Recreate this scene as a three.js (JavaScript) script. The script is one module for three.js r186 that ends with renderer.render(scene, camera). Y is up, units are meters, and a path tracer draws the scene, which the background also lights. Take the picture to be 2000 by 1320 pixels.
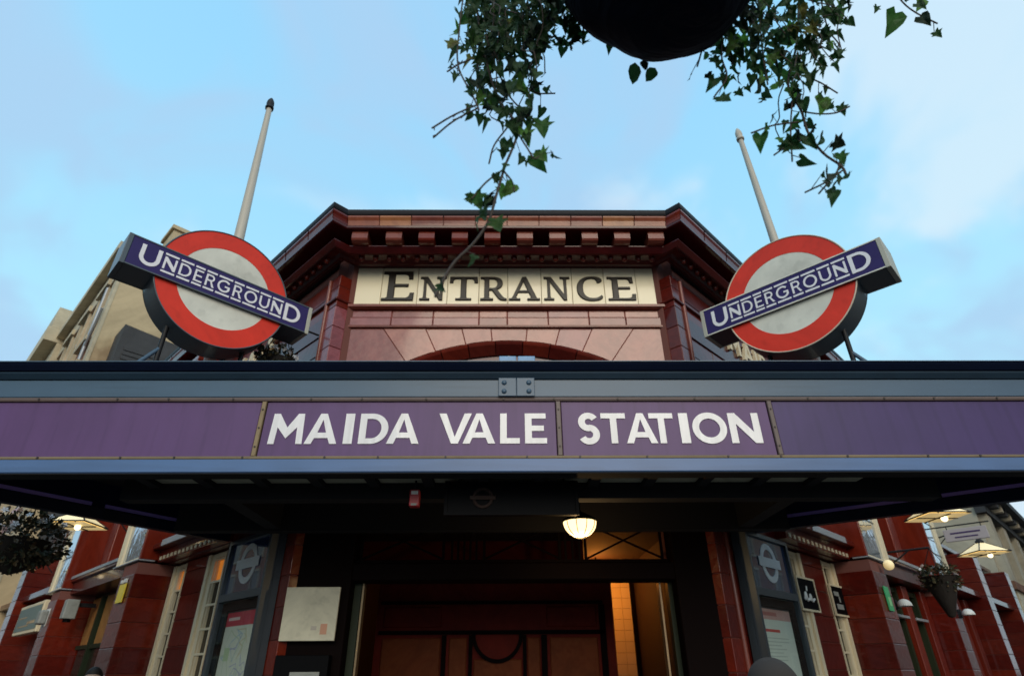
import * as THREE from 'three';
import { RoundedBoxGeometry } from 'three/addons/geometries/RoundedBoxGeometry.js';
import { mergeGeometries } from 'three/addons/utils/BufferGeometryUtils.js';
import { MarchingCubes } from 'three/addons/objects/MarchingCubes.js';
import { FontLoader } from 'three/addons/loaders/FontLoader.js';
import { TextGeometry } from 'three/addons/geometries/TextGeometry.js';

// ------------------------------------------------------------------ camera, sky, sun, exposure
const scene = new THREE.Scene();
const renderer = new THREE.WebGLRenderer({ antialias: true });
renderer.toneMapping = THREE.LinearToneMapping;
renderer.toneMappingExposure = 1.0;
renderer.shadowMap.enabled = true;
const camera = new THREE.PerspectiveCamera(59.95, 1024 / 675, 0.05, 900);
{
  const rad = Math.PI / 180, pitch = 29.84 * rad, yaw = 0.697 * rad, roll = -0.359 * rad;
  camera.position.set(0, 1.6, 0);
  const f = new THREE.Vector3(Math.sin(yaw) * Math.cos(pitch), Math.sin(pitch), -Math.cos(yaw) * Math.cos(pitch));
  const r = new THREE.Vector3(Math.cos(yaw), 0, Math.sin(yaw));
  const u = new THREE.Vector3().crossVectors(r, f);
  camera.up.copy(r.clone().multiplyScalar(-Math.sin(roll)).add(u.multiplyScalar(Math.cos(roll))));
  camera.lookAt(camera.position.clone().add(f));
}

camera.focus = 3.2; camera.userData.fStop = 2.8;

let seed = 20240;
const rnd = () => { seed = (seed * 1664525 + 1013904223) >>> 0; return seed / 4294967296; };
const rr = (a, b) => a + (b - a) * rnd();
const lerp = (a, b, t) => a + (b - a) * t;
const sstep = (a, b, x) => { const t = Math.min(1, Math.max(0, (x - a) / (b - a))); return t * t * (3 - 2 * t); };
// value noise in 3D
const H3 = (x, y, z) => { let h = (Math.imul(x, 374761393) + Math.imul(y, 668265263) + Math.imul(z, 2147483647 ^ 0x5bd1e995)) | 0; h = Math.imul(h ^ (h >>> 13), 1274126177); return ((h ^ (h >>> 16)) >>> 0) / 4294967296; };
function vnoise(x, y, z) {
  const xi = Math.floor(x), yi = Math.floor(y), zi = Math.floor(z), f = (t) => t * t * t * (t * (t * 6 - 15) + 10);
  const u = f(x - xi), v = f(y - yi), w = f(z - zi);
  const L = (i, j) => lerp(H3(xi, yi + i, zi + j), H3(xi + 1, yi + i, zi + j), u);
  return lerp(lerp(L(0, 0), L(1, 0), v), lerp(L(0, 1), L(1, 1), v), w);
}
const fbm = (x, y, z, o = 5) => { let s = 0, a = 0.5, n = 0; for (let i = 0; i < o; i++) { s += a * vnoise(x, y, z); n += a; a *= 0.52; x = x * 2.03 + 11.3; y = y * 2.03 + 5.1; z = z * 2.03 + 7.7; } return s / n; };

const SUN = new THREE.Vector3(0.13, 0.50, 0.86).normalize();
{
  const W = 1024, Hh = 512, data = new Float32Array(W * Hh * 4);
  for (let j = 0; j < Hh; j++) {
    const el = ((j + 0.5) / Hh - 0.5) * Math.PI;
    for (let i = 0; i < W; i++) {
      const az = ((i + 0.5) / W - 0.5) * 2 * Math.PI;
      const x = Math.cos(el) * Math.cos(az), y = Math.sin(el), z = Math.cos(el) * Math.sin(az);
      const e = Math.max(0, y), k = 1 / (0.35 + e);
      // clear air: deeper blue overhead, pale cyan lower down
      const t = sstep(0.1, 0.95, e);
      let c = [lerp(0.50, 0.31, t), lerp(0.90, 0.68, t), lerp(1.05, 1.0, t)];
      // thin lavender layer and brighter white layer
      const px = x * k * 1.5, pz = z * k * 1.5;
      const wx = fbm(px * 0.9 + 4, pz * 0.9, 1.7, 3) - 0.5, wz = fbm(px * 0.9, pz * 0.9 + 9, 5.2, 3) - 0.5;
      const n1 = fbm(px * 1.9 + wx * 2.2 + 3.1, 0.4, pz * 1.9 + wz * 2.2 + 1.9, 6);
      const n2 = fbm(px * 2.9 + wx * 2 + 21, 2.4, pz * 2.9 + wz * 2 + 13, 6);
      const lav = sstep(0.44, 0.63, n1) * 0.85;
      c = [lerp(c[0], 0.42, lav), lerp(c[1], 0.65, lav), lerp(c[2], 0.90, lav)];
      const wh = sstep(0.50, 0.72, n2 + 0.10 * x - 0.02) * 0.6;
      c = [lerp(c[0], 0.80, wh), lerp(c[1], 0.90, wh), lerp(c[2], 0.97, wh)];
      // haze to the horizon
      const hz = Math.exp(-e * 9) * 0.7;
      c = [lerp(c[0], 0.80, hz), lerp(c[1], 0.85, hz), lerp(c[2], 0.88, hz)];
      // broad aureole of the veiled sun
      const cs = Math.max(0, x * SUN.x + y * SUN.y + z * SUN.z), au = 0.30 * Math.pow(cs, 3);
      c = [c[0] + au * 1.1, c[1] + au * 0.92, c[2] + au * 0.7];
      if (y < 0) { const g = sstep(0, -0.1, y); c = [lerp(c[0], 0.12, g), lerp(c[1], 0.12, g), lerp(c[2], 0.12, g)]; }
      const o = (j * W + i) * 4; data[o] = c[0]; data[o + 1] = c[1]; data[o + 2] = c[2]; data[o + 3] = 1;
    }
  }
  const sky = new THREE.DataTexture(data, W, Hh, THREE.RGBAFormat, THREE.FloatType);
  sky.mapping = THREE.EquirectangularReflectionMapping; sky.magFilter = THREE.LinearFilter; sky.minFilter = THREE.LinearFilter;
  sky.colorSpace = THREE.LinearSRGBColorSpace; sky.needsUpdate = true;
  scene.background = sky; scene.environment = sky;
}
const sun = new THREE.DirectionalLight(new THREE.Color().setRGB(1.0, 0.86, 0.66), 1.5);
sun.position.copy(SUN).multiplyScalar(60); sun.target.position.set(0, 4, -8); scene.add(sun, sun.target);
sun.castShadow = true; sun.shadow.radius = 66; sun.shadow.mapSize.set(2048, 2048);
Object.assign(sun.shadow.camera, { left: -30, right: 30, top: 30, bottom: -30, near: 1, far: 160 });

// ------------------------------------------------------------------ helpers
const used = {};
function numbered(n) { const k = used[n] = (used[n] ?? -1) + 1; return k ? `${n}_${String(k).padStart(3, '0')}` : n; }
function thing(name, label, category, pos = [0, 0, 0], group) {
  const g = new THREE.Group(); g.name = numbered(name); g.position.set(...pos); scene.add(g);
  g.userData = { label, category }; if (group) g.userData.group = group; return g;
}
const originOf = (p) => { let v = new THREE.Vector3(), o = p; while (o && o !== scene) { v.add(o.position); o = o.parent; } return v; };
// a part whose geometry is given in world coordinates
function part(name, geo, mat, parent, label) {
  const g = Array.isArray(geo) ? merge(geo) : geo, o = originOf(parent);
  g.translate(-o.x, -o.y, -o.z);
  const m = new THREE.Mesh(g, mat); m.name = name; m.castShadow = m.receiveShadow = true; parent.add(m);
  if (label) m.userData.label = label; return m;
}
// a part whose geometry is given in its parent's own coordinates
function lpart(name, geo, mat, parent, label) {
  const m = new THREE.Mesh(Array.isArray(geo) ? merge(geo) : geo, mat); m.name = name; m.castShadow = m.receiveShadow = true; parent.add(m);
  if (label) m.userData.label = label; return m;
}
function structure(name, geo, mat) { const m = new THREE.Mesh(geo, mat); m.name = name; m.userData.kind = 'structure'; m.receiveShadow = true; scene.add(m); return m; }
function merge(list) {
  const l = list.map((g) => { const q = g.index ? g.toNonIndexed() : g; for (const k of Object.keys(q.attributes)) if (!['position', 'normal', 'uv'].includes(k)) q.deleteAttribute(k); return q; });
  return mergeGeometries(l);
}
const V = (x, y, z) => new THREE.Vector3(x, y, z);
function fromTris(pos, uv) {
  const g = new THREE.BufferGeometry(); g.setAttribute('position', new THREE.Float32BufferAttribute(pos, 3));
  g.setAttribute('uv', new THREE.Float32BufferAttribute(uv ?? new Array(pos.length / 3 * 2).fill(0).map((_, i) => i % 2 ? pos[(i >> 1) * 3 + 1] : pos[(i >> 1) * 3] + pos[(i >> 1) * 3 + 2] * 0.7), 2));
  g.computeVertexNormals(); return g;
}
// box x0..x1, y0..y1, z0..z1 (closed), uv in metres
function box(x0, x1, y0, y1, z0, z1) {
  const p = [], q = (a, b, c, d) => p.push(...a, ...b, ...c, ...a, ...c, ...d);
  if (x0 > x1) [x0, x1] = [x1, x0]; if (y0 > y1) [y0, y1] = [y1, y0]; if (z0 > z1) [z0, z1] = [z1, z0];
  const A = [x0, y0, z1], B = [x1, y0, z1], C = [x1, y1, z1], Dd = [x0, y1, z1], E = [x0, y0, z0], F = [x1, y0, z0], G = [x1, y1, z0], I = [x0, y1, z0];
  q(A, B, C, Dd); q(F, E, I, G); q(B, F, G, C); q(E, A, Dd, I); q(Dd, C, G, I); q(E, F, B, A);
  return fromTris(p);
}
// box whose front (z1) face has chamfered edges
function block(x0, x1, y0, y1, z0, z1, b = 0.006) {
  if (x0 > x1) [x0, x1] = [x1, x0];
  const ring = (i, z) => [[x0 + i, y0 + i, z], [x1 - i, y0 + i, z], [x1 - i, y1 - i, z], [x0 + i, y1 - i, z]];
  const r0 = ring(0, z0), r1 = ring(0, z1 - b), r2 = ring(b, z1), p = [];
  const q = (a, c, d, e) => p.push(...a, ...c, ...d, ...a, ...d, ...e);
  for (const [u, v] of [[r0, r1], [r1, r2]]) for (let i = 0; i < 4; i++) { const j = (i + 1) % 4; q(u[i], u[j], v[j], v[i]); }
  q(...r2);
  const ou = rnd() * 7, ov = rnd() * 7, uv = []; for (let i = 0; i < p.length; i += 3) uv.push(p[i] + p[i + 2] + ou, p[i + 1] + ov);
  return fromTris(p, uv);
}
const rbox = (w, h, d, r, x, y, z) => new RoundedBoxGeometry(w, h, d, 1, r).translate(x, y, z);
function cyl(a, b, r0, r1, n = 12) {
  const d = b.clone().sub(a), g = new THREE.CylinderGeometry(r1, r0, d.length(), n);
  g.applyQuaternion(new THREE.Quaternion().setFromUnitVectors(V(0, 1, 0), d.clone().normalize()));
  const m = a.clone().add(b).multiplyScalar(0.5); return g.translate(m.x, m.y, m.z);
}
function tube(pts, r, seg = 8, rad = 5) { const c = new THREE.CatmullRomCurve3(pts.map((p) => p.isVector3 ? p : V(...p))); return new THREE.TubeGeometry(c, Math.max(2, (pts.length - 1) * seg), r, rad); }
// profile [[z,y]...] closed, extruded along x0..x1 (profile drawn so that its outline runs counter-clockwise seen from +x towards -x)
function extrudeX(profile, x0, x1) {
  const sh = new THREE.Shape(profile.map(([z, y]) => new THREE.Vector2(z, y)));
  const g = new THREE.ExtrudeGeometry(sh, { depth: x1 - x0, bevelEnabled: false });   // shape x -> z, shape y -> y, depth -> x
  const m = new THREE.Matrix4().makeBasis(V(0, 0, 1), V(0, 1, 0), V(-1, 0, 0));
  return g.applyMatrix4(m).translate(x1, 0, 0);
}
// letters built as single outlines: unit cap height
const arcP = (cx, cy, r, a0, a1, n = 20, ry = r) => { const o = []; for (let i = 0; i <= n; i++) { const a = (a0 + (a1 - a0) * i / n) * Math.PI / 180; o.push([cx + r * Math.cos(a), cy + ry * Math.sin(a)]); } return o; };
function glyph(ch, t) {
  const ht = t * 0.86; let o, hs = [], w;
  switch (ch) {
    case 'M': w = 1.12; o = [[0, 0], [0.05, 1], [t + 0.05, 1], [w / 2, 0.62 - t * 0.4], [w - t - 0.05, 1], [w - 0.05, 1], [w, 0], [w - t, 0], [w - t - 0.03, 0.55], [w / 2, 0.18], [t + 0.03, 0.55], [t, 0]]; break;
    case 'A': w = 1.0; o = [[0, 0], [0.5 - t / 2, 1], [0.5 + t / 2, 1], [1, 0], [1 - t * 1.06, 0], [1 - t * 1.06 - 0.075, 0.19], [t * 1.06 + 0.075, 0.19], [t * 1.06, 0]];
      hs = [[[t * 1.06 + 0.075 + ht * 0.42, 0.19 + ht], [1 - t * 1.06 - 0.075 - ht * 0.42, 0.19 + ht], [0.5, 1 - t * 0.95]]]; break;
    case 'I': w = t; o = [[0, 0], [0, 1], [t, 1], [t, 0]]; break;
    case 'D': w = 0.86; o = [[0, 0], [0, 1], ...arcP(w - 0.5, 0.5, 0.5, 90, -90, 24)]; hs = [[[t, ht], ...arcP(w - 0.5, 0.5, 0.5 - t, -90, 90, 24, 0.5 - ht), [t, 1 - ht]]]; break;
    case 'V': w = 1.0; o = [[0, 1], [0.5 - t / 2, 0], [0.5 + t / 2, 0], [1, 1], [1 - t * 1.08, 1], [0.5, t * 1.05], [t * 1.08, 1]]; break;
    case 'L': w = 0.6; o = [[0, 0], [0, 1], [t, 1], [t, ht], [w, ht], [w, 0]]; break;
    case 'E': w = 0.63; o = [[0, 0], [0, 1], [w, 1], [w, 1 - ht], [t, 1 - ht], [t, 0.5 + ht / 2], [w * 0.9, 0.5 + ht / 2], [w * 0.9, 0.5 - ht / 2], [t, 0.5 - ht / 2], [t, ht], [w + 0.02, ht], [w + 0.02, 0]]; break;
    case 'T': w = 0.78; o = [[0, 1], [w, 1], [w, 1 - ht], [w / 2 + t / 2, 1 - ht], [w / 2 + t / 2, 0], [w / 2 - t / 2, 0], [w / 2 - t / 2, 1 - ht], [0, 1 - ht]]; break;
    case 'N': w = 0.9; o = [[0, 0], [0, 1], [t * 1.05, 1], [w - t, 0.36], [w - t, 1], [w, 1], [w, 0], [w - t * 1.05, 0], [t, 0.64], [t, 0]]; break;
    case 'O': w = 1.0; o = arcP(0.5, 0.5, 0.52, 0, 360, 48).slice(0, -1); hs = [arcP(0.5, 0.5, 0.52 - t, 0, 360, 48).slice(0, -1)]; break;
    case 'U': w = 0.84; o = [[0, 1], ...arcP(w / 2, w / 2, w / 2, 180, 360, 24), [w, 1], [w - t, 1], ...arcP(w / 2, w / 2, w / 2 - t, 360, 180, 24), [t, 1]]; break;
    case 'R': w = 0.72; o = [[0, 0], [0, 1], ...arcP(w - 0.34, 0.72, 0.28, 90, -70, 18), [w + 0.02, 0], [w - t * 1.1, 0], [w - 0.36, 0.44], [t, 0.44], [t, 0]];
      hs = [[[t, 0.44 + ht], ...arcP(w - 0.34, 0.72, 0.28 - ht, -90, 90, 16), [t, 1 - ht]]]; break;
    case 'G': w = 1.0; o = [...arcP(0.5, 0.5, 0.52, 42, 330, 40), [0.95, 0.54], [0.56, 0.54], [0.56, 0.54 - ht], [0.95 - t, 0.54 - ht], ...arcP(0.5, 0.5, 0.52 - t, 318, 42, 40)]; break;
    case 'S': { w = 0.66; const c = [], R1 = 0.265 - t * 0.16, m = w / 2, r = (1.04 - t) / 4;
      for (const [x, y] of arcP(m, 1.02 - t / 2 - r, r, 28, 270, 26)) c.push([x, y]);
      for (const [x, y] of arcP(m, -0.02 + t / 2 + r, r * 1.08, 90, -152, 26).slice(1)) c.push([x, y]);
      const l = [], q = []; for (let i = 0; i < c.length; i++) { const a = c[Math.max(0, i - 1)], b = c[Math.min(c.length - 1, i + 1)], d = Math.hypot(b[0] - a[0], b[1] - a[1]); const nx = -(b[1] - a[1]) / d * t / 2, ny = (b[0] - a[0]) / d * t / 2; l.push([c[i][0] + nx, c[i][1] + ny]); q.push([c[i][0] - nx, c[i][1] - ny]); }
      o = [...l, ...q.reverse()]; break; }
  }
  return { o, hs, w };
}
// letter geometry: left x, baseline y, width (null = natural), cap height, depth; front faces +z from z = 0
function letter(ch, x, y, wid, cap, t, depth, bevel = 0) {
  const { o, hs, w } = glyph(ch, t), sx = wid ? wid / w : cap;
  const f = (p) => new THREE.Vector2(x + p[0] * sx, y + p[1] * cap), sh = new THREE.Shape(o.map(f));
  for (const h of hs) sh.holes.push(new THREE.Path(h.map(f)));
  return new THREE.ExtrudeGeometry(sh, { depth, bevelEnabled: bevel > 0, bevelThickness: bevel, bevelSize: bevel * 0.6, bevelOffset: -bevel * 0.6, bevelSegments: 1 });
}
const glyphW = (ch, t) => glyph(ch, t).w;

// ------------------------------------------------------------------ textures and materials
function noiseTex(n, fn, rep, srgb) {
  const d = new Uint8Array(n * n * 4);
  for (let j = 0; j < n; j++) for (let i = 0; i < n; i++) { const c = fn(i / n, j / n), o = (j * n + i) * 4; for (let k = 0; k < 3; k++) d[o + k] = Math.max(0, Math.min(255, c[k] * 255)); d[o + 3] = 255; }
  const t = new THREE.DataTexture(d, n, n, THREE.RGBAFormat); t.wrapS = t.wrapT = THREE.RepeatWrapping; t.magFilter = THREE.LinearFilter; t.minFilter = THREE.LinearMipmapLinearFilter; t.generateMipmaps = true;
  t.repeat.set(rep, rep); if (srgb) t.colorSpace = THREE.SRGBColorSpace; t.needsUpdate = true; return t;
}
// noise that tiles over the unit square
const tn = (u, v, f, s = 0, o = 5) => { const a = u * 2 * Math.PI, b = v * 2 * Math.PI, r = f / (2 * Math.PI); return fbm(Math.cos(a) * r + 40 + s, Math.sin(a) * r + Math.cos(b) * r + 40, Math.sin(b) * r + 40 + s * 3, o); };
const glazeBump = noiseTex(256, (u, v) => { const a = tn(u, v, 9, 1, 4); return [a, a, a]; }, 0.9);
const glazeMap = noiseTex(256, (u, v) => { const a = tn(u, v, 8, 4, 5), b = tn(u, v, 30, 9, 4); const k = 0.62 + 0.5 * a + 0.3 * (b - 0.5); return [k, k * (0.85 + 0.3 * b), k * (0.85 + 0.3 * b)]; }, 0.7);
const grimeMap = noiseTex(512, (u, v) => { const a = tn(u, v, 6, 2, 6), b = tn(u, v * 0.999, 34, 7, 4), st = sstep(0.55, 0.8, tn(u, v, 22, 12, 3)); const k = 0.72 + 0.36 * a + 0.12 * (b - 0.5) - 0.1 * st; return [k, k, k * 0.99]; }, 0.45);
const streakMap = noiseTex(512, (u, v) => { const a = tn((u * 9) % 1, v, 5, 3, 4), b = tn(u, v, 7, 8, 5), c = sstep(0.56, 0.75, tn((u * 14) % 1, v, 3, 17, 3)); const k = 0.74 + 0.17 * a + 0.26 * b - 0.10 * c; return [k, k * 0.985, k * 0.97]; }, 0.33);
const waveBump = noiseTex(128, (u, v) => { const a = tn(u, v, 5, 41, 3); return [a, a, a]; }, 0.3);
const roughMap = noiseTex(256, (u, v) => { const a = tn(u, v, 7, 22, 6); const k = 0.55 + 0.7 * (a - 0.3); return [k, k, k]; }, 0.6);
const stoneMap = noiseTex(512, (u, v) => { const a = tn(u, v, 9, 31, 6), b = tn(u, v, 60, 35, 3); const k = 0.55 + 0.6 * a + 0.25 * (b - 0.5); return [k, k * 0.98, k * 0.94]; }, 0.12);
const weatherMap = noiseTex(512, (u, v) => { const a = tn(u, v, 6, 51, 6), b = tn(u, v, 40, 55, 4), st = sstep(0.52, 0.72, tn((u * 5) % 1, v, 4, 61, 4)), d = sstep(0.58, 0.7, tn(u, v, 10, 66, 5)); const k = 0.5 + 0.62 * a + 0.35 * (b - 0.5) - 0.2 * st; return [k - 0.12 * d, (k - 0.16 * d) * 0.98, (k - 0.17 * d) * 0.93]; }, 0.09);
const phys = (c, o = {}) => new THREE.MeshPhysicalMaterial({ color: new THREE.Color().setRGB(...c), roughness: 0.5, ...o });
const std = (c, o = {}) => new THREE.MeshStandardMaterial({ color: new THREE.Color().setRGB(...c), roughness: 0.6, ...o });
const glaze = (c, o = {}) => phys(c, { roughness: 0.32, map: glazeMap, bumpMap: glazeBump, bumpScale: 0.004, clearcoat: 0.46, clearcoatRoughness: 0.06, ior: 1.45, specularIntensity: 0.5, ...o });
const oxblood = [glaze([0.150, 0.013, 0.005]), glaze([0.125, 0.010, 0.005]), glaze([0.175, 0.017, 0.006]), glaze([0.140, 0.016, 0.008]), glaze([0.100, 0.008, 0.004])];
const ox = () => oxblood[Math.floor(rnd() * oxblood.length)];
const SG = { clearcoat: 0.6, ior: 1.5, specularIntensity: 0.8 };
const pinkSheenTile = [glaze([0.33, 0.092, 0.066], SG), glaze([0.25, 0.060, 0.046], SG), glaze([0.38, 0.122, 0.085], SG), glaze([0.30, 0.078, 0.072], SG)];  // pink of the reflected sky is put into this oxblood glaze colour
const pinkSheen = () => pinkSheenTile[Math.floor(rnd() * pinkSheenTile.length)];
const plumSheenTile = [glaze([0.30, 0.075, 0.085]), glaze([0.26, 0.06, 0.07])];  // sky reflection on the left end pier, painted into the tile colour
const amberSheenTile = [glaze([0.29, 0.075, 0.035], { clearcoatRoughness: 0.12 }), glaze([0.38, 0.135, 0.05], { clearcoatRoughness: 0.12 }), glaze([0.22, 0.05, 0.03], { clearcoatRoughness: 0.12 })];  // warm sun reflection of the front cornice put into the glaze colour
const CG = { map: null, bumpScale: 0.0015, clearcoatRoughness: 0.15 };
const creamTile = [glaze([0.90, 0.78, 0.55], CG), glaze([0.87, 0.75, 0.52], CG), glaze([0.92, 0.80, 0.58], CG)];
const M = {
  mortar: std([0.17, 0.06, 0.048], { roughness: 0.95 }),
  creamJoint: std([0.35, 0.26, 0.16], { roughness: 0.95 }),
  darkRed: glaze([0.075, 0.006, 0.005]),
  gutter: phys([0.009, 0.007, 0.010], { roughness: 0.5, specularIntensity: 0.4 }),
  roof: std([0.05, 0.05, 0.055], { roughness: 0.9 }),
  bronzeLetter: phys([0.016, 0.010, 0.006], { roughness: 0.35, specularIntensity: 0.6 }),
  steel: phys([0.050, 0.098, 0.160], { roughness: 0.48, map: streakMap, bumpMap: waveBump, bumpScale: 0.004, clearcoat: 0.2, clearcoatRoughness: 0.25 }),
  steelBlue: phys([0.070, 0.142, 0.310], { roughness: 0.48, map: streakMap, bumpMap: waveBump, bumpScale: 0.004, clearcoat: 0.2, clearcoatRoughness: 0.25 }),
  plateBlue: phys([0.19, 0.37, 0.62], { roughness: 0.45, map: grimeMap }),
  navy: phys([0.004, 0.009, 0.032], { roughness: 0.5, map: grimeMap, specularIntensity: 0.4 }),
  teal: phys([0.010, 0.026, 0.046], { roughness: 0.5, map: grimeMap, specularIntensity: 0.4 }),
  violet: phys([0.112, 0.050, 0.155], { roughness: 0.5, map: streakMap, bumpMap: waveBump, bumpScale: 0.006, specularIntensity: 0.7, clearcoat: 0.12, clearcoatRoughness: 0.3 }),  // dark blue enamel with its purple reflected sheen put into the colour
  violetDimSheen: phys([0.058, 0.030, 0.128], { roughness: 0.5, map: streakMap, bumpMap: waveBump, bumpScale: 0.006, specularIntensity: 0.7, clearcoat: 0.12, clearcoatRoughness: 0.3 }),  // same enamel, colour darkened for the skyline mirrored in the right panel
  brass: phys([0.25, 0.17, 0.09], { roughness: 0.4, metalness: 0.35, map: grimeMap }),
  brownBead: phys([0.14, 0.095, 0.085], { roughness: 0.5, map: grimeMap }),
  screw: std([0.05, 0.04, 0.035], { roughness: 0.5, metalness: 0.4 }),
  letterWhite: phys([0.86, 0.82, 0.83], { roughness: 0.4, map: streakMap, clearcoat: 0.4 }),
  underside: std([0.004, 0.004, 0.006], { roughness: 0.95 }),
  board: std([0.46, 0.44, 0.34], { roughness: 0.8, map: grimeMap }),
  trimViolet: phys([0.30, 0.20, 0.62], { roughness: 0.4 }),
  red: phys([0.78, 0.045, 0.022], { roughness: 0.4, specularIntensity: 0.45, map: grimeMap }),
  discWhite: phys([0.76, 0.73, 0.64], { roughness: 0.4, specularIntensity: 0.5, map: grimeMap }),
  signBlue: phys([0.034, 0.022, 0.118], { map: grimeMap, roughness: 0.5, specularIntensity: 0.4 }),
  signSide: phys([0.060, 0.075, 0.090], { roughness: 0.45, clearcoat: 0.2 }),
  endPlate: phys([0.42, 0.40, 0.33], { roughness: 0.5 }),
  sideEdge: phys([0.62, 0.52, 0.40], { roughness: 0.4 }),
  signLetter: phys([0.78, 0.74, 0.76], { roughness: 0.35 }),
  poleCream: phys([0.56, 0.50, 0.42], { roughness: 0.5, map: grimeMap }),
  iron: phys([0.010, 0.010, 0.013], { roughness: 0.55, specularIntensity: 0.6 }),
  creamPaint: phys([0.74, 0.62, 0.42], { roughness: 0.5 }),
  pane: phys([0.020, 0.015, 0.010], { roughness: 0.08, ior: 1.45, specularIntensity: 0.6 }),
  litPane: std([0.3, 0.12, 0.03], { roughness: 0.3, emissive: new THREE.Color().setRGB(1, 0.30, 0.03), emissiveIntensity: 0.34 }),
  skyPane: phys([0.50, 0.56, 0.62], { roughness: 0.05, metalness: 0.75, bumpMap: glazeBump, bumpScale: 0.003 }),
  lead: phys([0.40, 0.42, 0.46], { roughness: 0.4, metalness: 0.3, map: grimeMap }),
  caseMetal: phys([0.07, 0.085, 0.10], { roughness: 0.35, metalness: 0.5 }),
  caseNavy: phys([0.018, 0.032, 0.085], { roughness: 0.08, clearcoat: 1, clearcoatRoughness: 0.02, ior: 1.8 }),
  caseGlass: phys([0.92, 0.95, 0.95], { roughness: 0.02, transmission: 1, thickness: 0, ior: 1.3, specularIntensity: 0.4 }),
  badge: phys([0.52, 0.56, 0.58], { roughness: 0.4 }),
  black: phys([0.003, 0.003, 0.004], { roughness: 0.6, specularIntensity: 0.12 }),
  white: phys([0.70, 0.70, 0.67], { roughness: 0.45 }),
  noticeBoard: phys([0.64, 0.60, 0.46], { roughness: 0.55, map: grimeMap }),
  wood: phys([0.14, 0.012, 0.007], { roughness: 0.6, map: glazeMap, specularIntensity: 0.2 }),
  woodPanel: phys([0.17, 0.042, 0.014], { roughness: 0.6, map: glazeMap, specularIntensity: 0.2 }),
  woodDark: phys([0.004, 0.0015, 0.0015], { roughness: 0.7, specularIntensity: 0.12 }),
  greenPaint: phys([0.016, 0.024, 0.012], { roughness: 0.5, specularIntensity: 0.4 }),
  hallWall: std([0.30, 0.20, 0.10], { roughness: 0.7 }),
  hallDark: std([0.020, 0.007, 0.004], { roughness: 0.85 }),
  ochre: phys([0.34, 0.16, 0.045], { roughness: 0.5, map: glazeMap }),
  greyBox: phys([0.30, 0.31, 0.29], { roughness: 0.5, map: grimeMap }),
  yellow: phys([0.78, 0.58, 0.05], { roughness: 0.45 }),
  green: phys([0.05, 0.38, 0.14], { roughness: 0.45 }),
  redBox: phys([0.38, 0.02, 0.03], { roughness: 0.4 }),
  lampGlass: std([0.85, 0.75, 0.5], { roughness: 0.5, emissive: new THREE.Color().setRGB(1, 0.72, 0.30), emissiveIntensity: 0.42 }),
  lampBulb: std([1, 0.9, 0.7], { emissive: new THREE.Color().setRGB(1, 0.82, 0.5), emissiveIntensity: 2.2 }),
  pendantGlow: std([1, 0.9, 0.7], { emissive: new THREE.Color().setRGB(1, 0.70, 0.32), emissiveIntensity: 2.4 }),
  stucco: std([0.60, 0.47, 0.30], { roughness: 0.95, map: weatherMap, bumpMap: stoneMap, bumpScale: 0.03 }),
  stuccoPale: std([0.60, 0.52, 0.38], { roughness: 0.85, map: stoneMap }),
  brick: std([0.30, 0.13, 0.075], { roughness: 0.9, map: stoneMap }),
  slate: std([0.055, 0.055, 0.06], { roughness: 0.8, map: stoneMap }),
  creamStone: std([0.62, 0.53, 0.40], { roughness: 0.8, map: stoneMap }),
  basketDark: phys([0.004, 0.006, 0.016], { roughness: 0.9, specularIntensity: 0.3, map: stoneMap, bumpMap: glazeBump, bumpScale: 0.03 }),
  wicker: std([0.014, 0.009, 0.006], { roughness: 0.85, bumpMap: glazeBump, bumpScale: 0.01 }),
  stem: std([0.045, 0.028, 0.018], { roughness: 0.7 }),
  petal: std([0.80, 0.78, 0.80], { roughness: 0.6 }),
  petalPink: std([0.75, 0.45, 0.42], { roughness: 0.6 }),
};
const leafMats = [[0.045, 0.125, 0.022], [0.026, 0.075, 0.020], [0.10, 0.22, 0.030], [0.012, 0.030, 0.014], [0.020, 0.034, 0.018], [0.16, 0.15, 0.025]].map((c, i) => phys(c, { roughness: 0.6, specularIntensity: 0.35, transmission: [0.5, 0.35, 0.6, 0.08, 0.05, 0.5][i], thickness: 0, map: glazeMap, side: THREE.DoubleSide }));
const bushMat = [std([0.050, 0.040, 0.014], { roughness: 0.8, side: THREE.DoubleSide }), std([0.085, 0.052, 0.018], { roughness: 0.6, side: THREE.DoubleSide }), std([0.02, 0.03, 0.012], { roughness: 0.6, side: THREE.DoubleSide })];

// ------------------------------------------------------------------ ground
{
  const road = new THREE.PlaneGeometry(700, 700).rotateX(-Math.PI / 2);
  const uv = road.attributes.uv; for (let i = 0; i < uv.count; i++) uv.setXY(i, uv.getX(i) * 700, uv.getY(i) * 700);
  structure('road', road.translate(0, -0.13, 0), std([0.045, 0.045, 0.048], { roughness: 0.9, map: grimeMap }));
  const pv = new THREE.Shape([[-40, -2], [40, -2], [40, 60], [-40, 60]].map(([p, q]) => new THREE.Vector2(p, q)));
  structure('pavement', new THREE.ExtrudeGeometry(pv, { depth: 0.14, bevelEnabled: false }).rotateX(-Math.PI / 2).translate(0, -0.14, 0), std([0.085, 0.08, 0.075], { roughness: 0.9, map: grimeMap }));
}

// ------------------------------------------------------------------ the station
const S2 = Math.SQRT1_2, CX = 2.37, CZ = -6.90;           // front corners of the two wings
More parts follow.
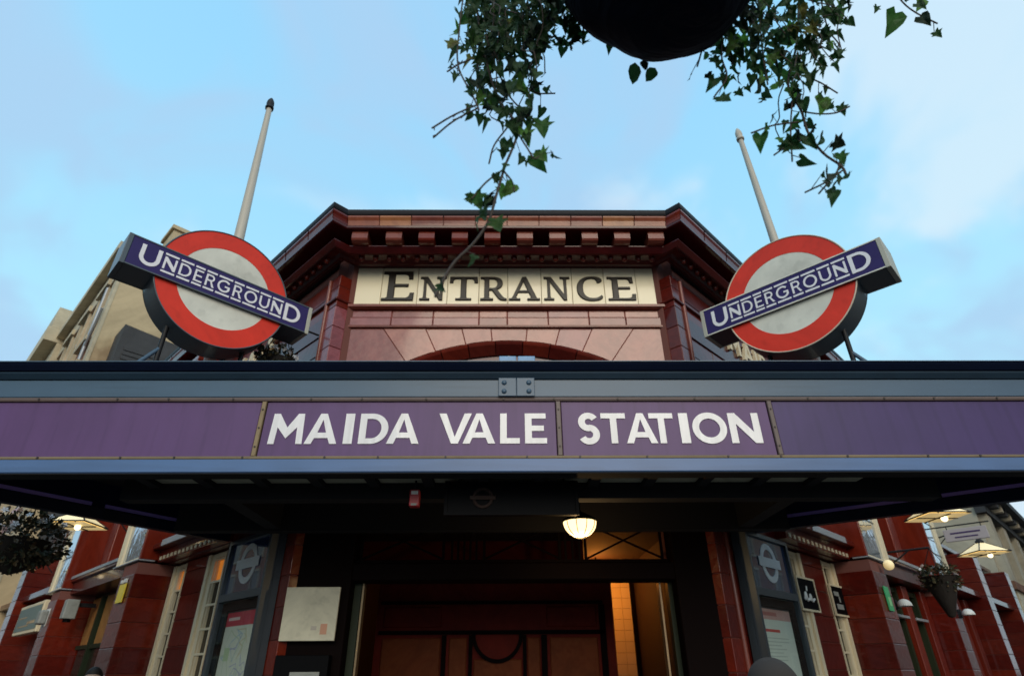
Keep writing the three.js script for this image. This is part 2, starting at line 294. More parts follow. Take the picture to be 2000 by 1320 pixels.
// wing frame: S metres along the wing from its front corner, y up, o metres out from the wall face
const WM = { [-1]: new THREE.Matrix4().makeRotationY(-Math.PI / 4).setPosition(-CX, 0, CZ), [1]: new THREE.Matrix4().makeRotationY(Math.PI / 4).setPosition(CX, 0, CZ) };
const wing = (sd, g) => g.applyMatrix4(WM[sd]);
const wpt = (sd, s, y, o) => V(sd * s, y, o).applyMatrix4(WM[sd]);
const wbox = (sd, s0, s1, y0, y1, o0, o1) => wing(sd, box(sd * s0, sd * s1, y0, y1, o0, o1));
const wblock = (sd, s0, s1, y0, y1, o0, o1, b) => wing(sd, block(sd * s0, sd * s1, y0, y1, o0, o1, b));
const wrbox = (sd, s0, s1, y0, y1, o0, o1, r = 0.012) => wing(sd, rbox(Math.abs(s1 - s0), y1 - y0, o1 - o0, r, sd * (s0 + s1) / 2, (y0 + y1) / 2, (o0 + o1) / 2));
const ZB = -7.08;                                          // face of the entrance bay
const st = thing('station_building', 'oxblood glazed tile station with cream ENTRANCE panel and bracketed cornice', 'station', [0, 0, -9]);

// masonry cores
part('wall', box(-2.5, 2.5, 3.25, 7.06, ZB - 0.6, ZB - 0.21), M.mortar, st);
for (const sd of [-1, 1]) {
  part('wall', [wbox(sd, -0.02, 9.2, 0, 7.05, -0.7, -0.17), wbox(sd, 9.2, 19, 0, 4.35, -0.7, -0.17), ...(sd < 0 ? [wbox(sd, 9.2, 13.4, 4.35, 6.6, -0.7, -0.17)] : [])], M.mortar, st);
  if (sd < 0) { part('wall', wbox(sd, 9.85, 13.3, 4.475, 6.6, -0.17, 0), oxblood[1], st); }
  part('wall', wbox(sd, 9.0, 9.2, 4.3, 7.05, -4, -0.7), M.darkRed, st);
}
// roofs
{
  const tri = (pts, y, t) => { const s = new THREE.Shape(pts.map(([x, z]) => new THREE.Vector2(x, z))); return new THREE.ExtrudeGeometry(s, { depth: t, bevelEnabled: false }).rotateX(Math.PI / 2).translate(0, y, 0); };
  const a = wpt(-1, 9.2, 0, -0.1), b = wpt(1, 9.2, 0, -0.1);
  part('roof', tri([[-CX, CZ - 0.1], [CX, CZ - 0.1], [b.x, b.z], [b.x - 2, -16], [a.x + 2, -16], [a.x, a.z]], 7.2, 0.1), M.roof, st);
  part('wall', box(-7, 7, 0, 7.1, -16.1, -15.9), M.mortar, st);
}
// cornice: vertices of the wall line and of the outer edge, blended by t
const far = { wl: wpt(-1, 9.2, 0, 0), ol: wpt(-1, 9.2, 0, 0.53), wr: wpt(1, 9.2, 0, 0), or: wpt(1, 9.2, 0, 0.53) };
const wallLine = [[far.wl.x, far.wl.z], [-CX, CZ], [-2.19, ZB], [2.19, ZB], [CX, CZ], [far.wr.x, far.wr.z]];
const outLine = [[far.ol.x, far.ol.z], [-2.40, -6.18], [-2.24, -6.34], [2.28, -6.34], [2.44, -6.18], [far.or.x, far.or.z]];
function cornice(profile, i0 = 0, i1 = 5, u0 = 0, u1 = 1) {      // closed profile of [t, y]; i0..i1 segments of the line
  const P = (i, t) => { const a = wallLine[i], b = outLine[i]; return [lerp(a[0], b[0], t), lerp(a[1], b[1], t)]; };
  const pos = [], q = (a, b, c, d) => pos.push(...a, ...b, ...c, ...a, ...c, ...d), n = profile.length;
  for (let i = i0; i < i1; i++) {
    const ring = (k, f) => profile.map(([t, y]) => { const A = P(k, t), B = P(k + 1, t); return [lerp(A[0], B[0], f), y, lerp(A[1], B[1], f)]; });
    const fa = i === i0 ? u0 : 0, fb = i === i1 - 1 ? u1 : 1, A = ring(i, fa), B = ring(i, fb);
    for (let k = 0; k < n; k++) { const l = (k + 1) % n; q(A[k], A[l], B[l], B[k]); }
    if (i === i0) for (let k = 1; k < n - 1; k++) pos.push(...A[0], ...A[k + 1], ...A[k]);
    if (i === i1 - 1) for (let k = 1; k < n - 1; k++) pos.push(...B[0], ...B[k], ...B[k + 1]);
  }
  return fromTris(pos);
}
part('gutter', cornice([[0.55, 7.25], [0.955, 7.245], [0.985, 7.262], [1.0, 7.29], [1.0, 7.345], [0.55, 7.345]]), M.gutter, st);
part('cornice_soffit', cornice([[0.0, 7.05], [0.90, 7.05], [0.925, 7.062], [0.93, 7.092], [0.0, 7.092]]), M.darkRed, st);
part('cornice_core', cornice([[0.3, 7.094], [0.90, 7.094], [0.93, 7.243], [0.3, 7.243]]), M.mortar, st);
{
  const band = [[0.88, 7.096], [0.925, 7.098], [0.935, 7.13], [0.95, 7.17], [0.985, 7.215], [0.985, 7.241], [0.88, 7.241]];
  for (const [i, n, mats] of [[0, 14, oxblood], [1, 1, oxblood], [2, 10, amberSheenTile], [3, 1, oxblood], [4, 14, oxblood]])
    for (let k = 0; k < n; k++) part('cornice_tile', cornice(band, i, i + 1, k / n + 0.0016, (k + 1) / n - 0.0016), mats[Math.floor(rnd() * mats.length)], st);
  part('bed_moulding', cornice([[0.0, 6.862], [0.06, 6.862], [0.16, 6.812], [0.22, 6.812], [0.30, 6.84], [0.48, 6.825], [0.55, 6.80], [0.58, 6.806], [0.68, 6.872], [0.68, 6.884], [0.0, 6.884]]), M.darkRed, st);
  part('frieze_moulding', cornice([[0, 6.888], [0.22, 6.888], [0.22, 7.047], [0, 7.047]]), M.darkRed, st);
  for (const x of [-2.06, -1.58, -1.12, -0.65, -0.19, 0.27, 0.73, 1.19, 1.65, 2.13]) {
    const w = 0.112, pr = [[-6.46, 7.046], [-6.46, 6.93], [-6.475, 6.905], [-6.52, 6.885], [-6.92, 6.89], [-6.92, 7.046]];
    part('modillion', extrudeX(pr.slice().reverse(), x - w, x + w), rnd() < 0.5 ? amberSheenTile[2] : oxblood[2], st);
  }
  const egg = []; for (let k = 0; k < 22; k++) { const x = lerp(-2.08, 2.12, k / 21); part('egg_moulding', new THREE.SphereGeometry(0.052, 8, 6).scale(0.85, 1.25, 0.8).translate(x, 6.822, -6.78), ox(), st); }
  // carved course along the wings
  for (const sd of [-1, 1]) for (let k = 0; k < 26; k++) part('egg_moulding', wing(sd, new THREE.SphereGeometry(0.05, 8, 6).scale(0.85, 1.3, 0.8).translate(sd * (0.1 + k * 0.19), 6.815, 0.21)), ox(), st);
}
// entrance panel: cream tiles, one letter to a tile
{
  const x = (px) => -2.197 + (px - 694) * 0.00752;
  const js = [693, 745, 815, 873, 934, 990, 1055, 1115, 1178, 1241, 1289];
  part('panel_bed', box(-2.197, 2.28, 6.186, 6.853, ZB - 0.06, ZB - 0.022), M.creamJoint, st);
  part('wall', box(-2.5, 2.5, 5.62, 7.06, ZB - 0.209, ZB - 0.0605), M.mortar, st);
  for (let i = 0; i < 10; i++) part('cream_tile', block(x(js[i]) + 0.003, x(js[i + 1]) - 0.003, 6.19, 6.85, ZB - 0.02, ZB + 0.02 + rr(-0.003, 0.003), 0.005), creamTile[i % 3], st);
  const font = await new FontLoader().loadAsync('fonts/droid/droid_serif_regular.typeface.json');
  const put = (ch, a, b, y0, y1) => {
    const g = new TextGeometry(ch, { font, size: 1, depth: 0.02, curveSegments: 8, bevelEnabled: true, bevelThickness: 0.008, bevelSize: 0.016, bevelSegments: 1 });
    g.computeBoundingBox(); const bb = g.boundingBox;
    g.translate(-bb.min.x, -bb.min.y, 0).scale((x(b) - x(a)) / (bb.max.x - bb.min.x), (y1 - y0) / (bb.max.y - bb.min.y), 1).translate(x(a), y0, ZB + 0.016);
    part('letter', g, M.bronzeLetter, st);
  };
  put('E', 747, 809, 6.262, 6.775);
  for (const [c, a, b] of [['N', 820, 871], ['T', 877, 932], ['R', 937, 988], ['A', 992, 1052], ['N', 1060, 1111], ['C', 1124, 1174], ['E', 1184, 1238]]) put(c, a, b, c === 'C' ? 6.258 : 6.268, c === 'C' ? 6.69 : 6.682);
  part('panel_moulding', [extrudeX([[ZB - 0.06, 6.11], [ZB + 0.05, 6.11], [ZB + 0.09, 6.13], [ZB + 0.09, 6.17], [ZB + 0.03, 6.183], [ZB - 0.06, 6.183]].reverse(), -2.24, 2.32)], amberSheenTile[2], st);
  part('panel_moulding', [extrudeX([[ZB - 0.06, 6.856], [ZB + 0.04, 6.856], [ZB + 0.055, 6.872], [ZB + 0.04, 6.888], [ZB - 0.06, 6.888]].reverse(), -2.2, 2.28)], oxblood[1], st);
  // two narrow courses
  for (const [y0, y1, z] of [[5.985, 6.107, 0.01], [5.845, 5.982, 0.03]]) {
    const e = [-2.25, -1.62, -1.03, -0.38, 0.02, 0.60, 1.18, 1.70, 2.33];
    for (let i = 0; i < 8; i++) part('tile', block(e[i] + 0.004, e[i + 1] - 0.004, y0 + 0.003, y1 - 0.003, ZB - 0.06, ZB + z + rr(-0.003, 0.003), 0.008), pinkSheen(), st);
  }
  part('panel_moulding', extrudeX([[ZB - 0.06, 5.815], [ZB + 0.045, 5.815], [ZB + 0.05, 5.843], [ZB - 0.06, 5.843]].reverse(), -2.25, 2.33), amberSheenTile[2], st);
  // big fan blocks above the arch
  const cx = 0.045, R = 3.1, cy = 5.60 - R, top = 5.812, xt = [-2.26, -1.72, -1.13, -0.62, -0.21, 0.30, 0.76, 1.22, 1.80, 2.34];
  const lo = (u) => { // follow the joint down to the arch ring (radius R + 0.02)
    const d = [u - cx, top - (cy + 0.7)], l = Math.hypot(...d); d[0] /= l; d[1] /= l;
    for (let k = 0; k < 200; k++) { const p = [u - d[0] * k * 0.01, top - d[1] * k * 0.01]; if (Math.hypot(p[0] - cx, p[1] - cy) < R + 0.016 || p[1] < 5.0) return p; } return [u, 5];
  };
  for (let i = 0; i < 9; i++) {
    const a = lo(xt[i] + 0.003), b = lo(xt[i + 1] - 0.003), pts = [[xt[i] + 0.003, top], [xt[i + 1] - 0.003, top], b];
    const n = 5; for (let k = 1; k < n; k++) { const p = [lerp(b[0], a[0], k / n), 0]; const yy = cy + Math.sqrt(Math.max(0, (R + 0.016) ** 2 - (p[0] - cx) ** 2)); pts.push([p[0], Math.max(5.0, Math.max(yy, lerp(b[1], a[1], k / n)))]); }
    if (i === 0) { pts.splice(2, pts.length - 2, b, [-2.255, 5.0]); } else if (i === 8) { pts.splice(2, pts.length - 2, [2.335, 5.0], a); } else pts.push(a);
    const g = new THREE.ExtrudeGeometry(new THREE.Shape(pts.map(([u, v]) => new THREE.Vector2(u, v))), { depth: 0.05, bevelEnabled: true, bevelThickness: 0.008, bevelSize: 0.006, bevelOffset: -0.006, bevelSegments: 1 });
    part('tile', g.translate(0, 0, ZB - 0.05 + rr(-0.004, 0.004)), pinkSheen(), st);
  }
  part('grout', new THREE.ExtrudeGeometry(new THREE.Shape([[-2.25, 5.0], ...arcP(cx, cy, R + 0.012, 90 + 39, 90 - 39, 30), [2.33, 5.0], [2.33, 6.1], [-2.25, 6.1]].map(([u, v]) => new THREE.Vector2(u, v))), { depth: 0.048, bevelEnabled: false }).translate(0, 0, ZB - 0.055), std([0.30, 0.10, 0.08], { roughness: 0.9 }), st);
  // arch ring
  const th0 = Math.acos(2.2 / R) * 180 / Math.PI, n = 13;
  for (let k = 0; k < n; k++) {
    const a0 = lerp(90 - 46, 90 + 46, k / n) + 0.12, a1 = lerp(90 - 46, 90 + 46, (k + 1) / n) - 0.12, pos = [], m = 4;
    const sec = [[R, -0.06], [R, 0.02], [R - 0.02, 0.035], [R - 0.05, 0.02], [R - 0.15, -0.10], [R - 0.15, -0.2]];   // splayed soffit
    const at = (a, [r, z]) => [cx + r * Math.cos(a * Math.PI / 180), cy + r * Math.sin(a * Math.PI / 180), ZB + z];
    for (let i = 0; i < m; i++) for (let j = 0; j < sec.length - 1; j++) { const u = lerp(a0, a1, i / m), v = lerp(a0, a1, (i + 1) / m), A = at(u, sec[j]), B = at(v, sec[j]), C = at(v, sec[j + 1]), D = at(u, sec[j + 1]); pos.push(...A, ...B, ...C, ...A, ...C, ...D); }
    for (const a of [a0, a1]) for (let j = 1; j < sec.length - 1; j++) pos.push(...at(a, sec[0]), ...at(a, sec[j]), ...at(a, sec[j + 1]));
    part('arch_block', fromTris(pos), ox(), st);
  }
  const fan = new THREE.ExtrudeGeometry(new THREE.Shape([...arcP(cx, cy, R - 0.16, 90 - 44, 90 + 44, 24)].map(([u, v]) => new THREE.Vector2(u, v))), { depth: 0.02, bevelEnabled: false }).translate(0, 0, ZB - 0.15);
  const fw = part('fanlight', fan, phys([0.17, 0.10, 0.10], { roughness: 0.25, specularIntensity: 0.6, bumpMap: glazeBump, bumpScale: 0.004 }), st);
  for (const u of [-1.2, -0.6, 0.045, 0.7, 1.3]) part('glazing_bar', box(u - 0.02, u + 0.02, 4.2, cy + Math.sqrt((R - 0.16) ** 2 - (u - cx) ** 2) - 0.01, ZB - 0.129, ZB - 0.10), M.creamPaint, fw);
}
// end piers of the wings beside the entrance bay (faces towards the bay)
for (const sd of [-1, 1]) {
  for (let k = 0, y = 0; y < 6.6; k++) {
    const hgt = y < 5.9 ? 0.32 : 0.34, y1 = Math.min(6.61, y + hgt), m = sd < 0 && y > 4.6 && y < 6.0 ? plumSheenTile[k % 2] : ox();
    part('tile', wrbox(sd, -0.005, 0.235, y + 0.003, y1 - 0.003, -0.42, 0.012, 0.008), m, st);
    y = y1;
  }
  part('grout', wbox(sd, 0.005, 0.225, 0, 6.6, -0.41, 0.0), M.mortar, st);
  part('string_course', wrbox(sd, -0.03, 0.26, 6.17, 6.215, -0.4, 0.045, 0.018), oxblood[4], st);
  part('pier_bead', [cyl(wpt(sd, 0.25, 0, 0.02), wpt(sd, 0.25, 6.6, 0.02), 0.03, 0.03, 10)], amberSheenTile[2], st);
}
// wing walls: glazed blocks in courses, leaving the slots for the windows
const COURSE = 0.325;
function courses(sd, s0, s1, y0, y1, o1, len = 0.66, o0 = -0.17) {
  part('grout', wbox(sd, s0 + 0.002, s1 - 0.002, y0 + 0.001, y1 - 0.001, o0 - 0.01, o1 - 0.013), M.mortar, st);
  let k = 0;
  for (let y = y0; y < y1 - 0.02; k++) {
    const yt = Math.min(y1, y + COURSE), n = Math.max(1, Math.round((s1 - s0) / len));
    const e = [s0]; for (let i = 1; i < n; i++) e.push(lerp(s0, s1, (i + (k % 2 ? 0.25 : -0.25)) / n)); e.push(s1);
    for (let i = 0; i < n; i++) part('tile', wblock(sd, e[i] + 0.003, e[i + 1] - 0.003, y + 0.003, yt - 0.003, o0, o1 + rr(-0.003, 0.003), 0.007), ox(), st);
    y = yt;
  }
}
const windows = { lower: [[1.93, 2.52], [3.36, 3.86]] };
for (const sd of [-1, 1]) {
  courses(sd, 0.275, 1.9, 0, 3.08, 0, 0.8); courses(sd, 2.55, 3.33, 0, 3.08, 0, 0.8);
  // upper wall of the first bay
  courses(sd, 0.275, 3.88, 3.45, 5.7, 0, 0.9);
  courses(sd, 0.275, 3.88, 6.0, 6.62, 0, 0.9);
  part('letter_frieze', wbox(sd, 0.275, 9.1, 5.703, 5.997, -0.17, 0.02), M.darkRed, st);
  part('string_course', wrbox(sd, 0.275, 3.88, 6.20, 6.24, -0.1, 0.04, 0.015), oxblood[4], st);
  // lintel, dentils and ledge over the slot windows
  part('lintel', wbox(sd, 0.275, 3.88, 3.085, 3.22, -0.17, 0.12), M.darkRed, st);
  part('lintel', wbox(sd, 1.5, 3.88, 3.10, 3.26, 0.122, 0.26), oxblood[1], st);
  for (let k = 0; k < 15; k++) part('dentil', wrbox(sd, 1.56 + k * 0.154, 1.625 + k * 0.154, 3.115, 3.17, 0.258, 0.278, 0.006), M.stuccoPale, st);
  part('ledge', wrbox(sd, 1.5, 3.88, 3.265, 3.345, -0.1, 0.38, 0.012), oxblood[4], st); part('flashing_sheen', wrbox(sd, 2.15, 3.45, 3.262, 3.352, 0.381, 0.40, 0.006), M.lead, st);  // short pale strip stands in for a sky reflection on the ledge front
  part('ledge', wbox(sd, 0.275, 3.88, 3.347, 3.447, -0.17, 0.1), oxblood[4], st);
  // slot windows
  for (const [a, b] of windows.lower) {
    const w = part('window', [wbox(sd, b - 0.09, b, 0.9, 3.06, -0.168, 0.012), wbox(sd, b - 0.20, b - 0.09, 0.9, 3.06, -0.168, -0.018), wbox(sd, a, a + 0.035, 0.9, 3.06, -0.168, 0.0), wbox(sd, a + 0.035, b - 0.2, 3.0, 3.06, -0.168, -0.012), wbox(sd, a + 0.035, b - 0.2, 0.9, 0.98, -0.168, -0.012)], M.creamPaint, st);
    const mid = (a + b - 0.165) / 2;
    for (let y = 0.985, k = 0; y < 2.99; y += 0.285, k++) { const lit = sd < 0 && ((a < 2.2 && k >= 6) || (a > 3 && k === 6)); part('pane', wbox(sd, a + 0.036, b - 0.201, y, Math.min(2.998, y + 0.28), -0.166, -0.055), lit ? M.litPane : M.pane, w, lit ? 'pane lit amber from inside' : undefined); part('glazing_bar', wbox(sd, a + 0.036, b - 0.201, y - 0.014, y + 0.012, -0.054, -0.014), M.creamPaint, w); }
    part('glazing_bar', wbox(sd, mid + 0.09, mid + 0.112, 0.98, 2.998, -0.053, -0.018), M.creamPaint, w);
    part('sill', wrbox(sd, a, b, 0.82, 0.898, -0.16, 0.05), M.darkRed, w);
  }
  // projecting piers; the bays between them
  for (const [p0, p1, ytop] of [[3.88, 4.56, 6.6], [8.6, 9.28, 6.6], [13.3, 14.0, 4.3], [18.2, 18.9, 4.3]]) {
    for (let y = 0; y < ytop - 0.05;) {
      const y1 = Math.min(ytop, y + COURSE);
      if (y1 <= 3.1 || y1 > 5.3 || ytop < 5) part('tile', wrbox(sd, p0, p1, y + 0.003, y1 - 0.003, -0.2, 0.52, 0.009), ox(), st);
      y = y1;
    }
    part('grout', wbox(sd, p0 + 0.012, p1 - 0.012, 0, Math.min(3.08, ytop), -0.21, 0.508), M.mortar, st);
    if (ytop > 5) {       // tall leaded window let into the pier at upper level
      const q1 = p0 + 1.2;
      part('tile', wrbox(sd, p0, p0 + 0.07, 3.125, 5.3, -0.2, 0.515, 0.015), oxblood[2], st);
      part('tile', wrbox(sd, p0 + 0.072, q1, 3.125, 5.3, -0.2, 0.44, 0.015), oxblood[4], st);
      part('tile', wrbox(sd, p1 + 0.002, q1, 5.302, 6.6, -0.2, 0.44, 0.015), oxblood[4], st);
      const w = part('window', [wbox(sd, q1 - 0.2, q1, 3.13, 5.3, 0.442, 0.51), wbox(sd, p0 + 0.072, q1 - 0.2, 3.13, 3.16, 0.442, 0.5)], M.creamPaint, st);
      part('pane', wbox(sd, p0 + 0.075, q1 - 0.202, 3.162, 5.3, 0.441, 0.478), M.skyPane, w);
      for (const y of [3.75, 4.4]) part('glazing_bar', wbox(sd, p0 + 0.075, q1 - 0.202, y, y + 0.014, 0.479, 0.488), M.caseMetal, w);
      part('ledge', wrbox(sd, p0 - 0.02, q1 + 0.02, 3.102, 3.122, 0.3, 0.545, 0.006), M.lead, st);
    }
  }
  // second bay, upper storey
  courses(sd, 4.56, 8.6, 3.45, 6.62, 0, 1.0);
  for (const u of [5.35, 7.2]) part('pier', wrbox(sd, u, u + 0.4, 3.45, 6.6, 0, 0.2, 0.03), oxblood[2], st);
  part('ledge', wrbox(sd, 5.13, 8.59, 3.24, 3.34, -0.1, 0.40, 0.012), oxblood[4], st); part('flashing_sheen', wrbox(sd, 5.14, 8.58, 3.29, 3.345, 0.401, 0.415, 0.005), M.lead, st);
  part('lintel', wbox(sd, 4.57, 8.59, 3.02, 3.245, -0.17, 0.34), M.darkRed, st);
  // third and fourth bays, one low storey
  courses(sd, 9.28, 13.3, 3.35, 4.35, 0, 1.0); courses(sd, 14.0, 18.2, 3.35, 4.35, 0, 1.0);
  part('ledge', wrbox(sd, 9.29, 13.29, 3.2, 3.34, -0.1, 0.4, 0.012), oxblood[4], st); part('ledge', wrbox(sd, 14.01, 18.19, 3.2, 3.34, -0.1, 0.4, 0.012), oxblood[4], st);
  part('parapet', wrbox(sd, 9.28, 18.95, 4.35, 4.47, -0.7, 0.1, 0.02), oxblood[4], st);
  for (const s0 of [10.3, 15.3]) { const w = part('window', wbox(sd, s0, s0 + 0.09, 3.4, 4.3, 0.005, 0.09), M.creamPaint, st); part('jamb', wbox(sd, s0 + 0.8, s0 + 0.9, 3.4, 4.3, 0.005, 0.09), M.creamPaint, w); part('pane', wbox(sd, s0 + 0.092, s0 + 0.798, 3.42, 4.3, 0.004, 0.06), M.skyPane, w); }
  part('wall', [wbox(sd, 9.28, 13.3, 0, 3.19, -0.17, -0.05), wbox(sd, 14.0, 18.2, 0, 3.19, -0.17, -0.05)], sd < 0 ? oxblood[4] : oxblood[1], st);
  // gold relief lettering on the wing frieze
  const word = sd < 0 ? 'MAIDA VALE' : 'MAIDA VALE'; let s = sd < 0 ? 5.6 : 1.5;
  for (const c of word) { if (c === ' ') { s -= sd < 0 ? 0.35 : -0.35; continue; } const w = glyphW(c, 0.22) * 0.36;
    const g = letter(c, sd < 0 ? -s : s, 5.95, null, 0.36, 0.22, 0.05); part('letter', wing(sd, g.translate(0, 0, 0.022)), M.creamPaint, st); s += (sd < 0 ? -1 : 1) * (w + 0.1); }
}
// second bay of the left wing: dark recess with shutter; of the right wing: green framed doors with ochre panels
part('wall', wbox(-1, 4.56, 8.6, 0, 3.015, -0.17, -0.12), M.greenPaint, st);
for (let k = 0; k < 4; k++) { const w = part('window', [wbox(-1, 4.75 + k * 0.96, 4.83 + k * 0.96, 0.4, 2.95, -0.118, -0.02), wbox(-1, 4.83 + k * 0.96, 5.66 + k * 0.96, 2.05, 2.12, -0.118, -0.03)], k === 1 ? M.ochre : M.greenPaint, st); part('pane', wbox(-1, 4.84 + k * 0.96, 5.65 + k * 0.96, 0.4, 2.04, -0.116, -0.09), M.pane, w); part('pane', wbox(-1, 4.84 + k * 0.96, 5.65 + k * 0.96, 2.13, 2.95, -0.116, -0.09), M.ochre, w); }
part('wall', wbox(1, 4.56, 8.6, 0, 3.015, -0.17, -0.12), M.darkRed, st);
for (let k = 0; k < 3; k++) {
  const a = 4.72 + k * 1.3, d = part('door', [wbox(1, a, a + 0.13, 0, 2.95, -0.118, 0.06), wbox(1, a + 0.72, a + 0.85, 0, 2.95, -0.118, 0.06), wbox(1, a + 0.13, a + 0.72, 2.42, 2.5, -0.118, 0.05), wbox(1, a + 0.13, a + 0.72, 2.86, 2.95, -0.118, 0.05)], M.greenPaint, st);
  part('door_panel', wbox(1, a + 0.135, a + 0.715, 0, 2.415, -0.116, -0.05), M.ochre, d); part('pane', wbox(1, a + 0.135, a + 0.715, 2.505, 2.855, -0.116, -0.06), k === 1 ? M.ochre : M.pane, d);
  part('pier', wrbox(1, a + 0.9, a + 1.24, 0, 3.0, -0.12, 0.14, 0.02), oxblood[2 * (k % 2)], st);
  part('ledge', wrbox(1, a + 0.02, a + 0.83, 2.425, 2.47, 0.062, 0.15, 0.008), M.lead, st);
}
for (let k = 0; k < 4; k++) { part('pier', [wrbox(1, 9.7 + k * 0.95, 10.05 + k * 0.95, 0, 3.15, -0.05, 0.12, 0.02)], oxblood[k % 3], st); part('door_panel', wbox(1, 10.08 + k * 0.95, 10.35 + k * 0.95, 0, 2.6, -0.048, 0.02), k % 2 ? M.greenPaint : M.ochre, st); }

// entrance opening and hall
{
  const zi = ZB;
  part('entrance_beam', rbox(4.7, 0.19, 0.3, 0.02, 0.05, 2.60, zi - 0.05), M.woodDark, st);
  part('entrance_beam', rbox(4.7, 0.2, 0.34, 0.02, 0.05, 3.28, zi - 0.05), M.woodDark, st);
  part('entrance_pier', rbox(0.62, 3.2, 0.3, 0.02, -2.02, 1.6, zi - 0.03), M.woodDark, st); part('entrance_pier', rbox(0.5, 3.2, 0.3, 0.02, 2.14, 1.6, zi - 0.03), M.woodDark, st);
  // lattice over the entrance
  const lat = part('lattice', [box(-1.70, 1.86, 2.70, 2.735, zi - 0.02, zi + 0.02), box(-1.70, 1.86, 3.14, 3.178, zi - 0.02, zi + 0.02)], M.woodDark, st);
  for (const [a, b] of [[-1.66, -0.72], [-0.25, 0.62], [0.92, 1.80]]) {
    part('lattice_bar', [cyl(V(a, 2.74, zi), V(b, 3.14, zi), 0.012, 0.012, 6)], M.woodDark, lat); part('lattice_bar', [cyl(V(b, 2.74, zi + 0.026), V(a, 3.14, zi + 0.026), 0.012, 0.012, 6)], M.woodDark, lat);
    part('lattice_bar', box(a - 0.015, a + 0.015, 2.736, 3.139, zi - 0.015, zi + 0.011), M.woodDark, lat); part('lattice_bar', box(b - 0.015, b + 0.015, 2.736, 3.139, zi - 0.015, zi + 0.011), M.woodDark, lat);
  }
  for (const u of [-0.62, -0.55, -0.48, -0.41, -0.34, 0.69, 0.77, 0.85]) part('lattice_bar', box(u - 0.012, u + 0.012, 2.736, 3.139, zi - 0.015, zi + 0.011), M.woodDark, lat);
  // hall shell
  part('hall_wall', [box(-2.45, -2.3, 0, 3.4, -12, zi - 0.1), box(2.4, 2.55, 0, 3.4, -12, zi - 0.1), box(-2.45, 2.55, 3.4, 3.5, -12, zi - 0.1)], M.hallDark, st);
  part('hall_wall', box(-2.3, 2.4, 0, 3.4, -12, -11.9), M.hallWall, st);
  for (let r = 0; r < 12; r++) for (let c = 0; c < 4; c++) part('tile', block(1.5 + c * 0.22, 1.716 + c * 0.22, 1.2 + r * 0.18, 1.376 + r * 0.18, -11.898, -11.87, 0.004), glazeOchre(), st);
  part('frame_moulding', [box(1.42, 1.5, 0, 3.4, -11.86, -11.8), box(2.32, 2.4, 0, 3.4, -11.86, -11.8)], M.woodDark, st);
  // panelled timber screen
  const zs = -9.3, sc = part('timber_screen', [box(-1.85, 1.55, 0, 2.9, zs - 0.08, zs)], M.wood, st);
  const pn = (a, b, y0, y1, m) => part('panel', block(a, b, y0, y1, zs, zs + 0.02, 0.015), m, sc);
  const fr = (a, b, y0, y1) => part('moulding', box(a, b, y0, y1, zs, zs + 0.05), M.woodDark, sc);
  pn(-1.75, -0.92, 2.18, 2.45, M.wood); pn(0.58, 1.3, 2.18, 2.45, M.wood); pn(-1.75, -0.92, 0.5, 2.05, M.woodPanel); pn(0.62, 1.3, 0.5, 2.05, M.woodPanel); pn(-0.80, -0.55, 0.5, 2.05, M.woodPanel); pn(0.30, 0.48, 0.5, 2.05, M.woodPanel); pn(-0.45, 0.22, 0.5, 1.78, M.woodPanel);
  fr(-1.8, 1.4, 2.09, 2.14); fr(-1.8, 1.4, 2.48, 2.52); fr(-0.9, -0.84, 0.4, 2.08); fr(-0.52, -0.47, 0.4, 2.08); fr(0.24, 0.29, 0.4, 2.08); fr(0.5, 0.58, 0.4, 2.08); fr(1.34, 1.42, 0.4, 2.47);
  part('moulding', new THREE.ExtrudeGeometry(new THREE.Shape([...arcP(-0.12, 2.09, 0.36, 180, 360, 24), ...arcP(-0.12, 2.09, 0.31, 360, 180, 24)].map(([u, v]) => new THREE.Vector2(u, v))), { depth: 0.06, bevelEnabled: false }).translate(0, 0, zs + 0.001), M.woodDark, sc);
  part('timber_screen', [box(-2.2, 1.2, 2.9, 3.4, -9.6, -9.5)], M.wood, st);
  for (const [a, m] of [[-1.72, M.greenPaint], [-1.62, M.brass], [1.74, M.brass], [1.84, M.greenPaint], [2.04, M.woodDark]]) part('door_post', box(a, a + (m === M.brass ? 0.02 : 0.09), 0, 2.5, zi - 0.2, zi - 0.08), m, st);
}
function glazeOchre() { return creamTile[Math.floor(rnd() * 3)]; }
const hallLight = new THREE.PointLight(new THREE.Color().setRGB(1, 0.31, 0.035), 3.0, 0, 2); hallLight.position.set(1.6, 3.05, -11.0); hallLight.castShadow = true; scene.add(hallLight);
const hl = thing('ceiling_lamp', 'glowing amber ceiling globe in the hall behind the lattice', 'lamp', [1.6, 3.4, -11.0]);
lpart('globe', new THREE.SphereGeometry(0.1, 16, 12).translate(0, -0.26, 0), M.lampBulb, hl); lpart('stem', new THREE.CylinderGeometry(0.012, 0.012, 0.17, 8).translate(0, -0.085, 0), M.iron, hl);

